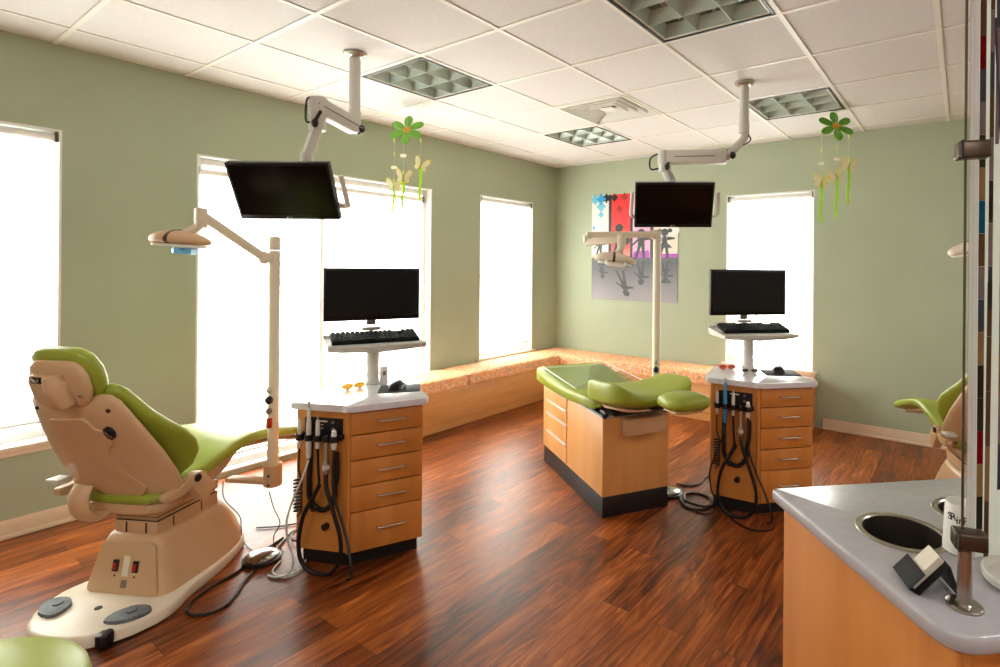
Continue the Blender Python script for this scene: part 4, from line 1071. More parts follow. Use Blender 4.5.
def make_desk_monitor(label):
    t = thing('computer_monitor', label, 'monitor', group='desktop monitors on the carts')
    b, s, l = monitor_mesh(0.505, 0.290, 0.03, False); l.bm.free()
    b.build('bezel', M['bezel'], t); s.build('screen', M['screen'], t)
    mb = MB(); mb.bar((0, 0.070, 0.02), (0, 0.072, -0.178), 0.05, 0.014, 0.004, up=(0, 1, 0)); mb.build('neck', M['silver'], t)
    return t
def make_stand(label):
    t = thing('keyboard_stand', label, 'keyboard stand', group='keyboard stands on the carts')
    mb = MB(); mb.lathe([(0.040, 0.0), (0.040, 0.006), (0.036, 0.010), (0.033, 0.014), (0.033, 0.215), (0.002, 0.215)], n=28); mb.build('post', M['lgrey'], t)
    # tray: shallow dish with a rolled front edge, y negative = towards the user
    rings = []
    for x in (-0.245, -0.236, -0.18, 0.0, 0.18, 0.236, 0.245):
        drop = 0.018*(1-(abs(x)/0.245)**2)
        rings.append([(x, -0.205, 0.236), (x, -0.20, 0.222), (x, -0.17, 0.214-drop), (x, 0.06, 0.214-drop), (x, 0.085, 0.235), (x, 0.085, 0.272), (x, 0.078, 0.272), (x, 0.074, 0.256), (x, -0.188, 0.232), (x, -0.198, 0.244)])
    mb = MB(); mb.loft(rings); mb.build('tray', M['lgrey'], t, ang=50)
    mb = MB(); mb.tube([(-0.22, 0.070, 0.25), (-0.22, 0.075, 0.285), (-0.20, 0.078, 0.290), (-0.06, 0.078, 0.290), (-0.04, 0.075, 0.25)], 0.003, 8, smooth=False)
    mb.tube([(0.04, 0.075, 0.25), (0.06, 0.078, 0.290), (0.20, 0.078, 0.290), (0.22, 0.078, 0.285), (0.22, 0.070, 0.25)], 0.003, 8, smooth=False); mb.build('wire_rail', M['silver'], t)
    mb = MB(); mb.tube([(0, 0.05, 0.215), (0, 0.065, 0.27), (0, 0.07, 0.30)], 0.014, 12); mb.bar((-0.05, 0.07, 0.30), (0.05, 0.07, 0.30), 0.03, 0.02, 0.004); mb.build('monitor_arm', M['silver'], t)
    mb = MB(); mb.tube([(0.03, 0.08, 0.36), (0.07, 0.09, 0.31), (0.10, 0.095, 0.33), (0.11, 0.10, 0.38)], 0.0025, 6); mb.tube([(-0.03, 0.08, 0.36), (-0.05, 0.09, 0.32), (-0.03, 0.085, 0.30)], 0.0025, 6); mb.build('cable', M['black'], t)
    return t
def make_keyboard(label):
    t = thing('keyboard', label, 'keyboard', group='black keyboards')
    mb = MB(); mb.box((0, 0, 0.009), (0.445, 0.145, 0.018), 0, 0.005); mb.build('case', M['keys'], t)
    mb = MB()
    for r in range(6):
        n = 18; 
        for c in range(n):
            x = -0.205+c*0.0241; y = 0.057-r*0.0225-(0.004 if r > 0 else 0)
            if r == 5 and 4 <= c <= 8:
                if c == 6: mb.box((x, y, 0.021), (0.112, 0.018, 0.008), 0, 0.0)
                continue
            if (r, c) in ((0, 13), (0, 14), (3, 14), (2, 14)): continue
            mb.box((x, y, 0.021), (0.0195, 0.0175, 0.008), 0, 0.0)
    mb.build('keys', M['keys'], t, flat=True)
    return t
def make_mouse(label):
    t = thing('computer_mouse', label, 'mouse', group='computer mice')
    rings = []
    for y, w, h in ((-0.052, 0.008, 0.008), (-0.048, 0.02, 0.016), (-0.03, 0.029, 0.028), (0.0, 0.031, 0.036), (0.03, 0.028, 0.030), (0.048, 0.02, 0.018), (0.054, 0.008, 0.009)):
        rings.append([(w*math.cos(a), y, max(0, h*math.sin(a)) if math.sin(a) > 0 else 0.0005*math.sin(a)) for a in [2*PI*i/20 for i in range(20)]])
    mb = MB(); mb.loft(rings); mb.build('shell', M['bezel'], t, ang=60)
    mb = MB(); mb.tube([(0, 0.022, 0.030), (0, 0.036, 0.026)], 0.004, 8, smooth=False); mb.build('scroll_wheel', M['grey'], t)
    for sx in (-1, 1):
        mb = MB(); mb.tube([(sx*0.029, -0.02, 0.013), (sx*0.0312, 0.0, 0.014), (sx*0.029, 0.025, 0.013)], 0.0035, 8); mb.build('side_grip', M['lgrey'], t)
    return t
def make_pad(label):
    mb = MB(); mb.prism(rrect(-0.105, -0.085, 0.105, 0.085, 0.01), 0.0, 0.004, 0.001)
    return tag(mb.build('mouse_pad', M['padm'], None), label, 'mouse pad', 'grey mouse pads')
def make_glasses(label, fm, lm):
    t = thing('safety_glasses', label, 'safety glasses', group='safety glasses on the carts')
    for sx in (-1, 1):
        mb = MB(); L = [(sx*(0.036+0.030*math.cos(a)), -0.012*abs(math.cos(a))*0+0.004*math.cos(a)**2, 0.024+0.021*math.sin(a)) for a in [2*PI*i/18 for i in range(18)]]
        ring = L if sx > 0 else L
        mb.tube(ring+[ring[0]], 0.0045, 8, smooth=False); mb.build('rim', fm, t)
        mb = MB(); mb.loft([[(x, y-0.0012, z) for x, y, z in L], [(x, y+0.0012, z) for x, y, z in L]]); mb.build('lens', lm, t)
        mb = MB(); mb.tube([(sx*0.066, 0.004, 0.030), (sx*0.070, 0.03, 0.030), (sx*0.066, 0.085, 0.024), (sx*0.060, 0.115, 0.008)], [(0.006, 0.003)]*4, 8, flat=(0, 0, 1)); mb.build('temple', fm, t)
    mb = MB(); mb.tube([(-0.008, 0.0, 0.028), (0, -0.003, 0.033), (0.008, 0.0, 0.028)], 0.004, 8); mb.build('bridge', fm, t)
    return t
ST = 0.170, 0.425
stL = make_stand('white keyboard stand with tray on the nearer cart'); stR = copy_tree(stL); stR['label'] = 'white keyboard stand with tray on the farther cart'
moL = make_desk_monitor('black desktop monitor on the nearer cart, against the bright patio window'); moR = copy_tree(moL); moR['label'] = 'black desktop monitor on the farther cart, before the back wall window'
kbL = make_keyboard('black keyboard on the tray of the nearer cart'); kbR = copy_tree(kbL); kbR['label'] = 'black keyboard on the tray of the farther cart'
msL = make_mouse('black mouse with grey sides on the pad of the nearer cart'); msR = copy_tree(msL); msR['label'] = 'black mouse on the pad of the farther cart'
pdL = make_pad('grey mouse pad at the right of the nearer cart top'); pdR = pdL.copy(); COL.objects.link(pdR); pdR['label'] = 'grey mouse pad at the right of the farther cart top'
for sd, st, mo, kb, ms, pd in (('L', stL, moL, kbL, msL, pdL), ('R', stR, moR, kbR, msR, pdR)):
    rz = CARTS[sd][1]
    off = 0.0 if sd == 'L' else 0.02
    rzz = rz if sd == 'L' else rz-math.radians(3)
    st.location = on_cart(sd, ST[0], ST[1]+off, 0.7862); st.rotation_euler.z = rzz
    Ms = Matrix.Translation(st.location) @ Matrix.Rotation(rzz, 4, 'Z')
    kb.location = Ms @ Vector((0, -0.068, 0.2575)); kb.rotation_euler = (math.radians(13), 0, rzz)
    mo.scale = (1.0, 1.0, 1.0) if sd == 'L' else (1.05, 1.05, 1.05)
    mo.location = Ms @ Vector((0, 0.0, 0.498)); mo.rotation_euler = (0, 0, rzz)
    pp_ = on_cart(sd, 0.275, 0.222, 0.7862); pd.location = pp_; pd.rotation_euler.z = rz-0.25
    ms.location = on_cart(sd, 0.262, 0.225, 0.7905); ms.scale = (1.2, 1.2, 1.2); ms.rotation_euler.z = rz-0.6
g = make_glasses('yellow safety glasses lying on the nearer cart before the stand post', M['glasses_yellow'], M['lens_y'])
g.location = on_cart('L', 0.062, 0.345, 0.7865); g.rotation_euler = (0, 0, CARTS['L'][1]+0.12); g.scale = (0.82, 0.82, 0.6)
g2 = make_glasses('bright orange safety glasses lying on the farther cart', M['glasses_orange'], M['lens_o'])
g2.location = on_cart('R', 0.0, 0.40, 0.7865); g2.rotation_euler = (0, 0, CARTS['R'][1]-0.1); g2.scale = (0.78, 0.78, 0.62)
g3 = make_glasses('clear brown-lensed safety glasses beside the mouse pad on the farther cart', M['lgrey'], M['lens'])
g3.location = on_cart('R', 0.085, 0.26, 0.7865); g3.rotation_euler = (0, 0, CARTS['R'][1]-0.25); g3.scale = (0.74, 0.74, 0.6)
t = thing('sensor_holder', 'small white box standing at the stand post on the nearer cart', 'holder', on_cart('L', 0.222, 0.388, 0.7862), CARTS['L'][1])
mb = MB(); mb.box((0, 0, 0.048), (0.040, 0.03, 0.096), 0, 0.005); mb.build('case', M['white'], t)
mb = MB(); mb.box((0, -0.0155, 0.062), (0.016, 0.002, 0.022), 0, 0.0005); mb.build('badge', M['grey'], t)

# ------------------------------------------------------------------ monitors hanging from the ceiling
def hanging_monitor(label, ceil, pole_z, elbow, knuckle, kdrop, wrist, centre, right, normal, up, handles, hx=0.276):
    B = Vector((ceil[0], ceil[1], ZC))
    t = thing('hanging_monitor', label, 'hanging monitor', B, 0, 'monitors on ceiling arms')
    q = lambda p: Vector(p)-B
    mb = MB(); mb.lathe([(0.062, 0.0), (0.062, -0.006), (0.045, -0.020), (0.034, -0.024)], n=32); mb.build('ceiling_flange', M['silver'], t)
    mb = MB(); mb.lathe([(0.030, -0.005), (0.030, pole_z-ZC+0.07), (0.033, pole_z-ZC+0.065), (0.033, pole_z-ZC), (0.028, pole_z-ZC-0.006)], n=24); mb.build('ceiling_pole', M['lgrey'], t)
    e, k = q(elbow), q(knuckle)
    mb = MB(); mb.tube([(0, 0, pole_z-ZC+0.02), (0, 0, pole_z-ZC-0.03), e], [0.028, 0.026, 0.024], 12); mb.build('elbow_link', M['lgrey'], t)
    mb = MB(); mb.bar(e, k, 0.085, 0.088, 0.016); arm = mb.build('arm', M['lgrey'], t)
    mid = (e+k)/2; dd = (k-e).normalized(); sdv = dd.cross(Vector((0, 0, 1))).normalized()
    for s in (-1, 1):
        mb = MB(); mb.bar(mid-dd*0.13+sdv*s*0.0425, mid+dd*0.13+sdv*s*0.0425, 0.004, 0.006, 0.001); mb.build('arm_slot', M['grey'], arm)
    kd = q(kdrop)
    mb = MB(); mb.lathe([(0.040, 0.045), (0.046, 0.04), (0.046, -0.045), (0.040, -0.05)], k, 24); mb.lathe([(0.040, -0.02), (0.042, -0.015), (0.042, (kd-k).length)], kd, 20); mb.build('knuckle', M['lgrey'], t)
    w = q(wrist)
    mb = MB(); mb.bar(kd, w, 0.055, 0.050, 0.010); mb.build('lower_arm', M['lgrey'], t)
    mb = MB(); mb.ball(kd+Vector((0.03, -0.03, 0.01)), (0.018, 0.018, 0.024), 12, 8); mb.tube([kd+Vector((0.03, -0.03, 0.02)), kd+Vector((0.07, -0.02, 0.07))], 0.009, 8, smooth=False); mb.build('clamp_lever', M['black'], t)
    mb = MB(); mb.lathe([(0.026, 0.02), (0.032, 0.012), (0.032, -0.03), (0.026, -0.04)], w, 20); mb.build('wrist', M['lgrey'], t)
    # screen
    R_, N_, U_ = Vector(right).normalized(), -Vector(normal).normalized(), Vector(up).normalized()
    U_ = R_.cross(N_).normalized()*1.0
    if U_.z < 0: U_ = -U_
    N_ = U_.cross(R_); 
    if N_.dot(-Vector(normal)) < 0: N_ = -N_
    SM = Matrix(((R_.x, N_.x, U_.x, 0), (R_.y, N_.y, U_.y, 0), (R_.z, N_.z, U_.z, 0), (0, 0, 0, 1))); SM.translation = q(centre)
    b, s, l = monitor_mesh(0.512, 0.302, 0.038)
    for m_ in (b, s, l): bmesh.ops.transform(m_.bm, matrix=SM, verts=m_.bm.verts)
    bz = b.build('bezel', M['bezel'], t); s.build('screen', M['screen'], t); l.build('logo', M['lgrey'], bz)
    S = lambda v: SM @ Vector(v)
    mb = MB(); mb.bar(w+Vector((0, 0, -0.03)), S((0, 0.075, 0.06)), 0.05, 0.03, 0.005); mb.bar(S((0, 0.03, 0.0)), S((0, 0.085, 0.0)), 0.10, 0.10, 0.006); mb.bar(S((0, 0.075, 0.08)), S((0, 0.075, -0.05)), 0.06, 0.02, 0.004); mb.build('tilt_mount', M['grey'], t)
    HR_ = 0.014 if hx > 0.3 else 0.012
    LP = 0.062 if hx > 0.3 else 0.095
    for sx in handles:
        mb = MB(); mb.tube([S((sx*hx, -0.02, 0.095)), S((sx*(hx+0.004), -0.02, 0.0)), S((sx*(hx+0.003), -0.018, -0.055)), S((sx*(hx-0.018), 0.015, -0.082)), S((sx*0.24, 0.04, -0.082)), S((sx*0.15, 0.05, -0.05)), S((sx*0.06, 0.055, -0.02))], HR_, 10); mb.build('side_handle', M['lgrey'], t)
    # cable loops
    mb = MB(); mb.tube([k+dd*0.03+Vector((0, 0, 0.03)), k+dd*LP+Vector((0, 0, 0.0)), kd+dd*LP, kd+dd*0.03, w+Vector((0, 0, 0.03))], 0.0055, 8); mb.build('cable', M['black'], t)
    mb = MB(); mb.tube([(0.02, 0.0, pole_z-ZC), Vector((0.02, 0, pole_z-ZC-0.05)) - dd*0.02, e*0.5+Vector((0, 0, (pole_z-ZC)*0.5-0.02)), e+Vector((0, 0, 0.03))+dd*0.02], 0.0045, 8); mb.build('cable', M['black'], t)
    mb = MB(); mb.ball(e-dd*0.035+Vector((0, 0, 0.01)), (0.02, 0.02, 0.024), 12, 8); mb.build('pivot_cap', M['black'], t)
    return t
hanging_monitor('black monitor hanging from the ceiling over the left dental chair', (-2.837, 1.779), 2.245, (-2.80, 1.765, 2.215), (-2.812, 1.553, 2.285), (-2.811, 1.550, 2.175), (-2.82, 1.502, 2.015),
                (-2.828, 1.385, 1.813), (0.821, 0.571, 0.004), (0.507, -0.727, -0.463), (0.261, -0.382, 0.886), (1,), 0.318)
hanging_monitor('black monitor hanging from the ceiling in front of the poster', (-1.167, 3.461), 2.315, (-1.225, 3.315, 2.145), (-1.604, 3.21, 2.162), (-1.606, 3.215, 2.09), (-1.592, 3.28, 2.015),
                (-1.554, 3.247, 1.852), (0.833, 0.554, 0.007), (0.515, -0.769, -0.38), (0.205, -0.32, 0.925), (-1, 1))

# ------------------------------------------------------------------ flower and butterfly mobiles
def mobile(label, loc, fm, drops, seed):
    rnd = random.Random(seed)
    t = thing('flower_mobile', label, 'hanging mobile', loc, math.radians(34.8), 'felt flower mobiles')
    L = Vector(loc)
    # flower: six petals, tilted towards the room (x right, y away)
    TM = Matrix.Rotation(math.radians(-52), 4, 'X')
    FM = Matrix.Rotation(math.radians(64), 4, 'X')
    for k in range(6):
        a = PI/2+2*PI*k/6
        P = []
        for i in range(20):
            b = 2*PI*i/20
            r, w = 0.076+0.058*math.cos(b), 0.030*math.sin(b)*(1.0+0.25*math.cos(b))
            P.append((r*math.cos(a)-w*math.sin(a), r*math.sin(a)+w*math.cos(a)))
        mb = MB(); mb.prism(P, -0.004, 0.004, 0.0015, M=FM); mb.build('petal', fm, t)
    mb = MB(); mb.prism([(0.03*math.cos(2*PI*i/20), 0.03*math.sin(2*PI*i/20)) for i in range(20)], -0.007, 0.007, 0.002, M=FM); mb.build('flower_centre', M['orange_felt'], t)
    mb = MB(); mb.tube([(0, 0, 0.005), (0, 0, ZC-L.z-0.001)], 0.0012, 6, smooth=False); mb.build('hanging_thread', M['thread'], t)
    for n, (dx, dz, beads, tail, lean) in enumerate(drops):
        y = (0.01, -0.03, 0.015)[n]
        z0 = -0.03
        mb = MB(); mb.tube([(dx, y, z0), (dx, y, dz)], 0.0011, 6, smooth=False); mb.build('thread', M['thread'], t)
        for i in range(beads):
            zb = z0-0.045-(abs(dz)-0.12)*i/max(beads-1, 1)
            mb = MB()
            if (i == beads-2 and beads > 2):   # little paper butterfly
                for s in (-1, 1): mb.ball((dx+s*0.011, y, zb), (0.013, 0.003, 0.014), 12, 6)
                mb.build('tiny_butterfly', M['wing'], t)
            else:
                mb.lathe([(0.001, -0.018), (0.0055, -0.013), (0.0055, 0.013), (0.001, 0.018)], (dx, y, zb), 10); mb.build('bead', M['bead'], t)
        # butterfly with four wings and edge
        bm_ = thing('butterfly', None, None); 
        pass
        bm_.parent = t; bm_.scale = (0.74, 0.74, 0.74); bm_.location = (dx, y, dz); bm_.rotation_euler = (0.1, lean, 0)
        WM = lambda s: Matrix.Rotation(s*0.15, 4, 'Z')
        for s in (-1, 1):
            up_ = [(0.003, -0.012), (0.010, 0.035), (0.040, 0.085), (0.074, 0.098), (0.086, 0.078), (0.076, 0.034), (0.050, -0.006)]
            lo_ = [(0.003, 0.012), (0.044, 0.012), (0.066, 0.0), (0.064, -0.030), (0.040, -0.048), (0.014, -0.034)]
            mb = MB()
            for mi, k, yy in ((1, 1.0, 0.0), (0, 0.80, -0.0022)):
                mb.mi = mi
                for W in (up_, lo_):
                    c = (sum(p[0] for p in W)/len(W), sum(p[1] for p in W)/len(W))
                    P = round_poly([(s*(c[0]+(p[0]-c[0])*k), c[1]+(p[1]-c[1])*k) for p in W], 0.012, 3)
                    RX = WM(s) @ Matrix.Rotation(PI/2, 4, 'X')
                    mb.prism(P, yy*-1-0.001, yy*-1+0.001, M=RX)
            mb.build('wing', [M['wing'], M['wingedge']], bm_, flat=True)
        mb = MB(); mb.tube([(0, -0.004, -0.035), (0, -0.006, 0.0), (0, -0.004, 0.04)], [0.003, 0.006, 0.003], 8); mb.build('butterfly_body', M['leafgreen2'], bm_)
        mb = MB()
        mb.tube([(dx, y, dz-0.02), (dx+0.004, y, dz-0.02-tail*0.3), (dx-0.006, y, dz-0.02-tail*0.7), (dx, y, dz-0.02-tail)], [(0.011, 0.002), (0.010, 0.002), (0.009, 0.002), (0.008, 0.002)], 8, flat=(1, 0, 0)); mb.build('ribbon_tail', M['ribbon'], t)
    return t
mobile('light green flower mobile hanging beside the nearer hanging monitor', (-3.451, 2.594, 2.465), M['leafgreen'], [(-0.098, -0.43, 4, 0.17, 0.0), (-0.015, -0.37, 3, 0.20, 0.12), (0.10, -0.27, 1, 0.24, 0.35)], 3)
mobile('darker green flower mobile hanging right of the back wall window', (-0.795, 4.441, 2.523), M['leafgreen2'], [(-0.103, -0.43, 4, 0.28, 0.12), (-0.005, -0.39, 4, 0.29, -0.25), (0.105, -0.30, 2, 0.27, 0.2)], 5)
# ------------------------------------------------------------------ reception counter in the right foreground
CC = Vector((-0.419, 1.486, 0)); CE = Vector((0.66, -0.752, 0)).normalized(); CB = Vector((0.725, 0.689, 0)).normalized()
c_rz = math.atan2(CB.y, CB.x)       # local x along the long back edge, local y away from the room end: -y runs along the near end
CZ = 0.86
CD = 0.60
t = thing('counter_cabinet', 'maple reception counter cabinet in the right foreground', 'counter', CC, c_rz)
mb = MB(); BHt = CZ-0.034
mb.box((0.045, -CD/2, BHt/2), (0.018, CD-0.05, BHt)); mb.box((1.82, -CD/2, BHt/2), (0.018, CD-0.05, BHt))
for yy in (-0.034, -CD+0.034): mb.box((0.935, yy, BHt/2), (1.76, 0.018, BHt))
mb.box((0.935, -CD/2, 0.10), (1.76, CD-0.09, 0.018)); mb.build('body', M['counter_wood'], t, flat=True)
mb = MB(); mb.box((0.030, -CD/2, (CZ-0.036)/2), (0.012, CD-0.048, CZ-0.036), 0, 0.002); mb.build('end_panel', M['counter_wood'], t)
# worktop with two round waste holes
def to_local(w): return Matrix.Rotation(-c_rz, 4, 'Z') @ (Vector((w[0], w[1], 0))-Vector((CC.x, CC.y, 0)))
H1 = to_local((-0.109, 1.412)); H2 = to_local((0.032, 1.622))
HR = 0.083
t = thing('worktop', 'grey stone worktop with a rounded corner on the reception counter', 'worktop', (CC.x, CC.y, CZ-0.032), c_rz)
def top_mesh():
    mb = MB(); bm = mb.bm
    def outl(i): return round_poly([(i, -i), (i, -CD+i), (1.9-i, -CD+i), (1.9-i, -i)], [0.012, 0.06-i, 0.012, 0.012], 6)
    lv = [(0.004, 0.0), (0.0, 0.004), (0.0, 0.024), (0.0015, 0.029), (0.006, 0.032)]
    R_ = [[bm.verts.new(Vector((p[0], p[1], z))) for p in outl(i)] for i, z in lv]
    n = len(R_[0])
    circ = lambda c: [(c.x+HR*math.cos(2*PI*i/40), c.y+HR*math.sin(2*PI*i/40)) for i in range(40)]
    hol = []
    for z, ring in ((0.0, R_[0]), (0.032, R_[-1])):
        es = [bm.edges.new((ring[i], ring[(i+1) % n])) for i in range(n)]
        row = []
        for Hn in (H1, H2):
            vs = [bm.verts.new(Vector((p[0], p[1], z))) for p in circ(Hn)]
            es += [bm.edges.new((vs[i], vs[(i+1) % 40])) for i in range(40)]; row.append(vs)
        hol.append(row)
        bmesh.ops.triangle_fill(bm, use_beauty=True, use_dissolve=False, edges=es)
    for A_, B_ in zip(R_[:-1], R_[1:]):
        for i in range(n): bm.faces.new((A_[i], A_[(i+1) % n], B_[(i+1) % n], B_[i]))
    for a_, b_ in zip(hol[0], hol[1]):
        for i in range(40): bm.faces.new((a_[i], a_[(i+1) % 40], b_[(i+1) % 40], b_[i]))
    return mb
top_mesh().build('slab', M['top2'], t, ang=50)
for Hn in (H1, H2):
    mb = MB(); prof = [(HR-0.004, -0.06), (HR-0.004, 0.0325), (HR-0.001, 0.0350), (HR+0.010, 0.0350), (HR+0.012, 0.0325), (HR-0.0015, 0.0322), (HR-0.0015, -0.06)]
    mb.lathe(prof, (Hn.x, Hn.y, 0), 48, cap=False); rg = mb.build('waste_ring', M['steel'], t)
# the chute bins below the holes
for Hn, nm in ((H1, 'bin under the front waste hole'), (H2, 'bin')):
    mb = MB(); mb.lathe([(HR-0.006, -0.055), (HR-0.006, -0.34), (0.002, -0.34)], (Hn.x, Hn.y, 0), 32, cap=False); mb.build('waste_chute', M['kick'], t)

# post, clamps, cable and the resin panel
PB = Vector((0.006, 1.166, CZ))
t = thing('cable_post', 'brushed steel post with clamps and thin cable holding the resin panel', 'post', PB)
mb = MB(); mb.lathe([(0.0285, 0.0005), (0.0285, 0.004), (0.026, 0.006), (0.013, 0.0065), (0.0115, 0.008), (0.0115, 0.100), (0.008, 0.104)], n=32); mb.build('post', M['steel'], t)
CZR = math.atan2(CB.y, CB.x)
for z, nm in ((0.119, 'lower'), (0.800, 'upper')):
    mb = MB(); mb.box((0.006, 0.001, z), (0.050, 0.034, 0.030), CZR-0.5, 0.004, 3); c = mb.build('panel_clamp', M['bronze'], t)
    mb = MB(); mb.box((-0.012, -0.009, z), (0.004, 0.036, 0.0305), CZR-0.5, 0.001); mb.build('clamp_slot', M['ink'], c)
mb = MB(); mb.tube([(-0.004, 0.0, 0.10), (-0.004, 0.0, ZC-CZ-0.002)], 0.0022, 8, smooth=False); mb.build('cable', M['cable'], t)
mb = MB(); mb.lathe([(0.02, ZC-CZ), (0.02, ZC-CZ-0.02), (0.006, ZC-CZ-0.03)], n=16); mb.build('ceiling_anchor', M['steel'], t)
# panel: x along the counter, y thickness, z up
PP = PB + CB*0.036 + Vector((-CB.y, CB.x, 0))*0.030
t = thing('resin_panel', 'translucent divider panel with embedded photo strips at the right edge', 'divider panel', (PP.x, PP.y, CZ+0.07), c_rz)
PWD, PHT = 0.95, 1.62
mb = MB(); mb.box((PWD/2, 0, PHT/2), (PWD, 0.010, PHT), 0, 0.001); mb.build('sheet', M['panel_glass'], t)
mb = MB(); mb.box((0.004, 0, PHT/2), (0.008, 0.0125, PHT), 0, 0.001); mb.build('edge_strip', M['clear_acrylic'], t)
strip_cols = [see_through('strip_'+n, (c[0]+60, c[1]+60, c[2]+60), 0.5, c, transl=0.5) for n, c in (('brown', (112, 84, 68)), ('mauve', (140, 122, 126)), ('rust', (150, 74, 44)), ('teal', (40, 98, 122)), ('crimson', (128, 26, 34)), ('dark', (74, 64, 58)), ('tan', (150, 122, 92)), ('magenta', (134, 30, 80)), ('slate', (90, 88, 96)))]
rnd = random.Random(11)
def strip(x0, z0, x1, z1, w, n, side):
    """a photo strip, banded in colours, lying on one face of the sheet"""
    mb = MB()
    y = -0.0062 if side < 0 else 0.0062
    d = Vector((x1-x0, 0, z1-z0)); L = d.length; d.normalize(); px = Vector((d.z, 0, -d.x))*w/2
    for k in range(n):
        a, b2 = k/n, (k+1)/n
        p0, p1 = Vector((x0, y, z0))+d*L*a, Vector((x0, y, z0))+d*L*b2
        mb.mi = rnd.choice([0, 0, 0, 1, 1, 1, 1, 5, 6, 8, 1, 0, [2, 3, 4, 7][k % 4]] if n > 3 else [1, 5, 0, 8])
        c = (p0+p1)/2
        R_ = Matrix.Rotation(math.atan2(d.x, d.z), 4, 'Y'); R_.translation = c
        mb.box((0, 0, 0), (w, 0.0012, L/n-0.0005), M=R_)
    return mb.build('photo_strip', strip_cols, t, flat=True)
strip(0.016, 0.05, 0.016, 1.60, 0.012, 26, -1)
strip(0.034, 0.45, 0.036, 1.15, 0.008, 9, -1); strip(0.030, 0.0, 0.034, 0.50, 0.009, 5, -1); strip(0.046, 0.75, 0.050, 1.60, 0.007, 8, -1)
strip(0.058, 0.12, 0.060, 0.62, 0.010, 6, -1); strip(0.075, 0.05, 0.070, 0.95, 0.006, 3, -1); strip(0.060, 1.55, 0.066, 0.98, 0.005, 2, -1); strip(0.040, 0.98, 0.085, 0.32, 0.005, 3, -1); strip(0.088, 0.60, 0.090, 1.58, 0.018, 14, -1)
strip(0.075, 1.62-0.03, 0.052, 1.36, 0.004, 2, -1); strip(0.055, 1.34, 0.095, 0.95, 0.004, 3, -1); strip(0.085, 0.02, 0.10, 0.55, 0.012, 7, -1)
for k in range(24):
    x = 0.12+k*0.034; z0 = rnd.uniform(0.0, 0.6); z1 = min(1.6, z0+rnd.uniform(0.4, 1.0)); strip(x, z0, x+rnd.uniform(-0.04, 0.04), z1, rnd.uniform(0.006, 0.016), rnd.randint(4, 10), -1)
# round base dish behind the panel
t = thing('round_dish', 'round pale metal dish on the worktop behind the steel post', 'dish', (0.115, 1.315, CZ+0.0005))
mb = MB(); mb.lathe([(0.075, 0.0), (0.082, 0.004), (0.083, 0.016), (0.078, 0.018), (0.072, 0.008), (0.002, 0.006)], n=40); mb.build('dish', M['lgrey'], t)
# stack of papers/cards in the round holder is not visible; cup with handwriting
t = thing('paper_cup', 'white cup with black handwriting beside the waste holes', 'cup', (-0.003, 1.428, CZ), 0)
t.location = (0.0, 1.392, CZ+0.0005)
mb = MB(); mb.lathe([(0.030, 0.0), (0.033, 0.002), (0.0285, 0.10), (0.0275, 0.102), (0.0265, 0.10), (0.0290, 0.006), (0.002, 0.005)], n=36); mb.build('cup_body', M['white'], t)
mb = MB()
word = 'SRinPAc'
for i, ch in enumerate(word):
    a = math.radians(-130+i*14)
    z = 0.076-0.0035*i*0.3+0.002*math.sin(i*2.1)
    r = 0.0330-0.0043*z/0.10+0.0004
    TX = Matrix.Translation((r*math.cos(a), r*math.sin(a), z)) @ Matrix.Rotation(a+PI/2, 4, 'Z') @ Matrix.Rotation(PI/2, 4, 'X') @ Matrix.Rotation(0.12*math.sin(i*1.7), 4, 'Z')
    text_into(mb, ch, TX, 0.022, 0.0004)
mb.build('handwriting', M['ink'], t)
# black mesh card holder with cards
HB = Vector((-0.049, 1.199, CZ+0.001))
t = thing('card_holder', 'black mesh card holder with ivory cards leaning beside the steel post', 'card holder', HB, math.radians(26))
KH = 0.82
mesh_m = mat('black_wire_mesh', (15, 15, 16), 0.55, spec=0.3, bump=0.6, bscale=900)
# profile in x (across) and z, width along y
def board(mb, p, q, th, y0, y1):
    p, q = Vector((p[0], 0, p[1])), Vector((q[0], 0, q[1])); d = (q-p).normalized(); nn = Vector((-d.z, 0, d.x))*th/2
    mb.loft([[(v.x*KH, y*KH, v.z*KH) for v in (p-nn, q-nn, q+nn, p+nn)] for y in (y0, y1)])
mb = MB(); board(mb, (-0.058, 0.013), (-0.026, 0.048), 0.002, -0.045, 0.045); mb.build('front_lip', mesh_m, t, flat=True)
mb = MB(); board(mb, (-0.038, 0.002), (0.024, 0.070), 0.002, -0.045, 0.045); board(mb, (-0.058, 0.013), (-0.038, 0.002), 0.002, -0.045, 0.045); mb.build('card_rest', mesh_m, t, flat=True)
mb = MB(); board(mb, (0.024, 0.070), (0.046, 0.002), 0.002, -0.045, 0.045); mb.build('back_leg', mesh_m, t, flat=True)
mb = MB(); dv = Vector((0.062, 0, 0.068)).normalized(); nv = Vector((-dv.z, 0, dv.x))
for k in range(15):
    c = Vector((-0.038, 0, 0.003))+nv*(0.0025+0.0010*k); q_ = c+dv*(0.088+0.0015*((k*7) % 3))
    board(mb, (c.x, c.z), (q_.x, q_.z), 0.0007, -0.026, 0.026)
mb.build('card_stack', M['paper'], t, flat=True)

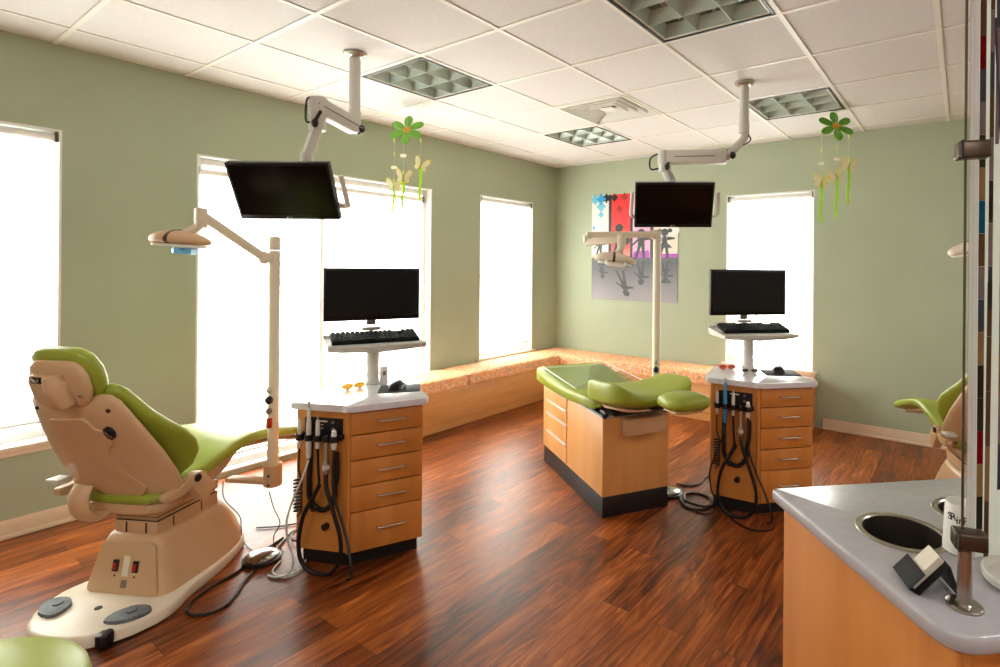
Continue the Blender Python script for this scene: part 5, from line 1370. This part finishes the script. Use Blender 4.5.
# ------------------------------------------------------------------ stool in the near left corner
t = thing('operator_stool', 'green round stool cushion cut off at the bottom left corner', 'stool', (-1.665, 0.125, 0))
mb = MB(); mb.lathe([(0.02, 0.485), (0.22, 0.485), (0.248, 0.50), (0.26, 0.525), (0.255, 0.548), (0.235, 0.563), (0.17, 0.575), (0.08, 0.581), (0.002, 0.582)], n=48); mb.build('seat_cushion', M['vinyl'], t, ang=70)
mb = MB(); mb.lathe([(0.14, 0.465), (0.15, 0.47), (0.15, 0.485), (0.02, 0.485)], n=32); mb.lathe([(0.03, 0.10), (0.03, 0.32), (0.022, 0.32), (0.022, 0.47)], n=20); mb.build('gas_lift', M['lgrey'], t)
for k in range(5):
    a = 2*PI*k/5+0.3
    e = Vector((0.24*math.cos(a), 0.24*math.sin(a), 0.075))
    mb = MB(); mb.bar((0.02*math.cos(a), 0.02*math.sin(a), 0.11), e, 0.04, 0.028, 0.006); lg = mb.build('leg', M['lgrey'], t)
    mb = MB(); Rm = Matrix.Rotation(a+PI/2, 4, 'Z') @ Matrix.Rotation(PI/2, 4, 'Y')
    mb.lathe([(0.006, -0.018), (0.026, -0.016), (0.028, 0.0), (0.026, 0.016), (0.006, 0.018)], (e.x, e.y, 0.0285), 18, M=Rm); mb.lathe([(0.008, 0.03), (0.008, 0.07)], (e.x, e.y, 0), 10); mb.build('caster', M['black'], lg)

# ------------------------------------------------------------------ foot controls and cords on the floor
def foot_control(label, loc):
    t = thing('foot_control', label, 'foot control', loc, 0, 'round foot controls')
    mb = MB(); mb.lathe([(0.079, 0.0), (0.085, 0.004), (0.085, 0.016), (0.075, 0.020), (0.002, 0.020)], n=40); mb.build('base', M['black'], t)
    mb = MB(); mb.lathe([(0.075, 0.020), (0.074, 0.028), (0.06, 0.036), (0.03, 0.041), (0.002, 0.042)], n=40); mb.build('disc', M['disc'], t)
    return t
f1 = foot_control('silver disc foot control on the floor beside the nearer cart', (-2.80, 1.285, 0.0005))
f2 = copy_tree(f1); f2.location = (-1.40, 3.03, 0.0005); f2['label'] = 'pale disc foot control half hidden behind the treatment bench plinth'
f2.location = (-1.535, 3.16, 0.0005)
def cord(name, label, pts, r, m, group='cords on the floor'):
    mb = MB(); P = [Vector(p) for p in pts]; o = P[0].copy()
    mb.tube([p-o for p in P], r, 8, per=6)
    return tag(mb.build(name, m, None, o), label, 'cord', group)
z = 0.0065
cord('floor_cord', 'black hose looping from the chair base out across the floor', [(-2.93, 1.45, z), (-2.86, 1.30, z), (-2.775, 1.16, z), (-2.74, 1.05, z), (-2.70, 0.97, z), (-2.655, 0.925, z), (-2.60, 0.915, z), (-2.545, 0.955, z), (-2.54, 1.02, z), (-2.60, 1.09, z), (-2.67, 1.15, z), (-2.72, 1.22, z)], 0.006, M['hose'])
cord('floor_cord', 'black cord coiled on the floor between foot control and cart', [(-2.83, 1.36, z), (-2.90, 1.44, z), (-2.96, 1.52, z), (-2.93, 1.62, z), (-2.83, 1.62, z), (-2.79, 1.54, z), (-2.84, 1.46, z+0.008), (-2.92, 1.50, z+0.01), (-2.94, 1.60, z+0.01), (-2.84, 1.66, z), (-2.72, 1.66, z)], 0.005, M['hose'])
cord('floor_cord', 'dark cord running flat from the chair to behind the nearer cart', [(-3.16, 1.42, z), (-3.06, 1.52, z), (-2.98, 1.68, z), (-2.86, 1.83, z), (-2.75, 1.90, z)], 0.004, M['hose'])
cord('floor_cord', 'thin dark wire dropping from under the left chair to the floor', [(-3.02, 1.20, 0.36), (-3.03, 1.21, 0.27), (-2.96, 1.25, 0.19), (-3.01, 1.28, 0.11), (-3.04, 1.30, 0.03), (-2.99, 1.30, 0.006), (-2.93, 1.30, 0.006), (-2.90, 1.295, 0.012)], 0.0025, M['hose'])
cord('floor_cord', 'thin wire hanging from the socket of the left lamp pole', [(-2.86, 1.345, 0.30), (-2.845, 1.36, 0.22), (-2.80, 1.37, 0.15), (-2.84, 1.36, 0.08), (-2.85, 1.37, 0.02), (-2.82, 1.385, 0.006), (-2.79, 1.38, 0.006)], 0.0025, M['hose'])
cord('floor_cord', 'pale cord snaking from the cart kick to the foot control', [(-2.71, 1.33, z), (-2.66, 1.27, z), (-2.60, 1.26, z), (-2.555, 1.30, z), (-2.57, 1.36, z), (-2.64, 1.42, z)], 0.004, M['lgrey'])
cord('floor_cord', 'black hose looped on the floor between treatment bench and farther cart', [(-1.50, 3.27, z), (-1.44, 3.13, z), (-1.36, 3.04, z), (-1.28, 3.05, z), (-1.24, 3.14, z), (-1.30, 3.25, z), (-1.40, 3.26, z), (-1.43, 3.18, z+0.01), (-1.38, 3.09, z+0.012), (-1.27, 3.09, z+0.008), (-1.22, 3.18, z)], 0.008, M['hose'])
cord('floor_cord', 'thin black cord wandering past the farther foot control', [(-1.56, 3.33, z), (-1.48, 3.34, z), (-1.43, 3.42, z), (-1.44, 3.55, z), (-1.40, 3.72, z), (-1.36, 3.86, z), (-1.30, 3.9, z)], 0.005, M['hose'])
cord('floor_cord', 'thin black loop lying before the farther cart', [(-1.16, 3.30, z), (-1.13, 3.13, z), (-1.05, 3.03, z), (-0.94, 2.99, z), (-0.86, 3.05, z), (-0.86, 3.14, z)], 0.005, M['hose'])

# ------------------------------------------------------------------ added fill lights under the ceiling, without fixtures
def area(name, loc, size, rot, energy, col=(1, 1, 1)):
    l = bpy.data.lights.new(name, 'AREA'); l.shape = 'RECTANGLE'; l.size, l.size_y = size; l.energy = energy; l.color = col
    o = bpy.data.objects.new(name, l); COL.objects.link(o); o.location = loc; o.rotation_euler = rot
    return o
for k, (x, y) in enumerate(FILL_SPOTS):
    area('fill_light_%d' % k, (x, y, ZC-0.03), (0.56, 0.56), (0, 0, 0), FILL_W, (1.0, 0.975, 0.94))

# ------------------------------------------------------------------ camera
cam = bpy.data.cameras.new('camera'); co = bpy.data.objects.new('camera', cam); COL.objects.link(co)
cam.sensor_width = 36.0; cam.lens = 543.72/1000*36.0
cam.shift_x = (500-585.25)/1000; cam.shift_y = -(333.5-265.9)/1000
cam.clip_start = 0.05
yaw, roll = 0.6074, 0.0087
Dv = Vector((-math.sin(yaw), math.cos(yaw), 0)); Rv = Vector((math.cos(yaw), math.sin(yaw), 0)); Uv = Vector((0, 0, 1))
c_, s_ = math.cos(roll), math.sin(roll)
Xc = Rv*c_ + Uv*s_; Yc = Uv*c_ - Rv*s_; Zc = -Dv
co.matrix_world = Matrix(((Xc.x, Yc.x, Zc.x, 0), (Xc.y, Yc.y, Zc.y, 0), (Xc.z, Yc.z, Zc.z, 1.4517), (0, 0, 0, 1)))
sc.camera = co
vs = sc.view_settings
vs.view_transform = 'Standard'; vs.look = 'None'; vs.exposure = EXPO; vs.gamma = 1.0; vs.use_curve_mapping = False
sc.cycles.use_denoising = True
sc.cycles.max_bounces = 10; sc.cycles.diffuse_bounces = 6; sc.cycles.transparent_max_bounces = 16
sc.cycles.sample_clamp_indirect = 6.0
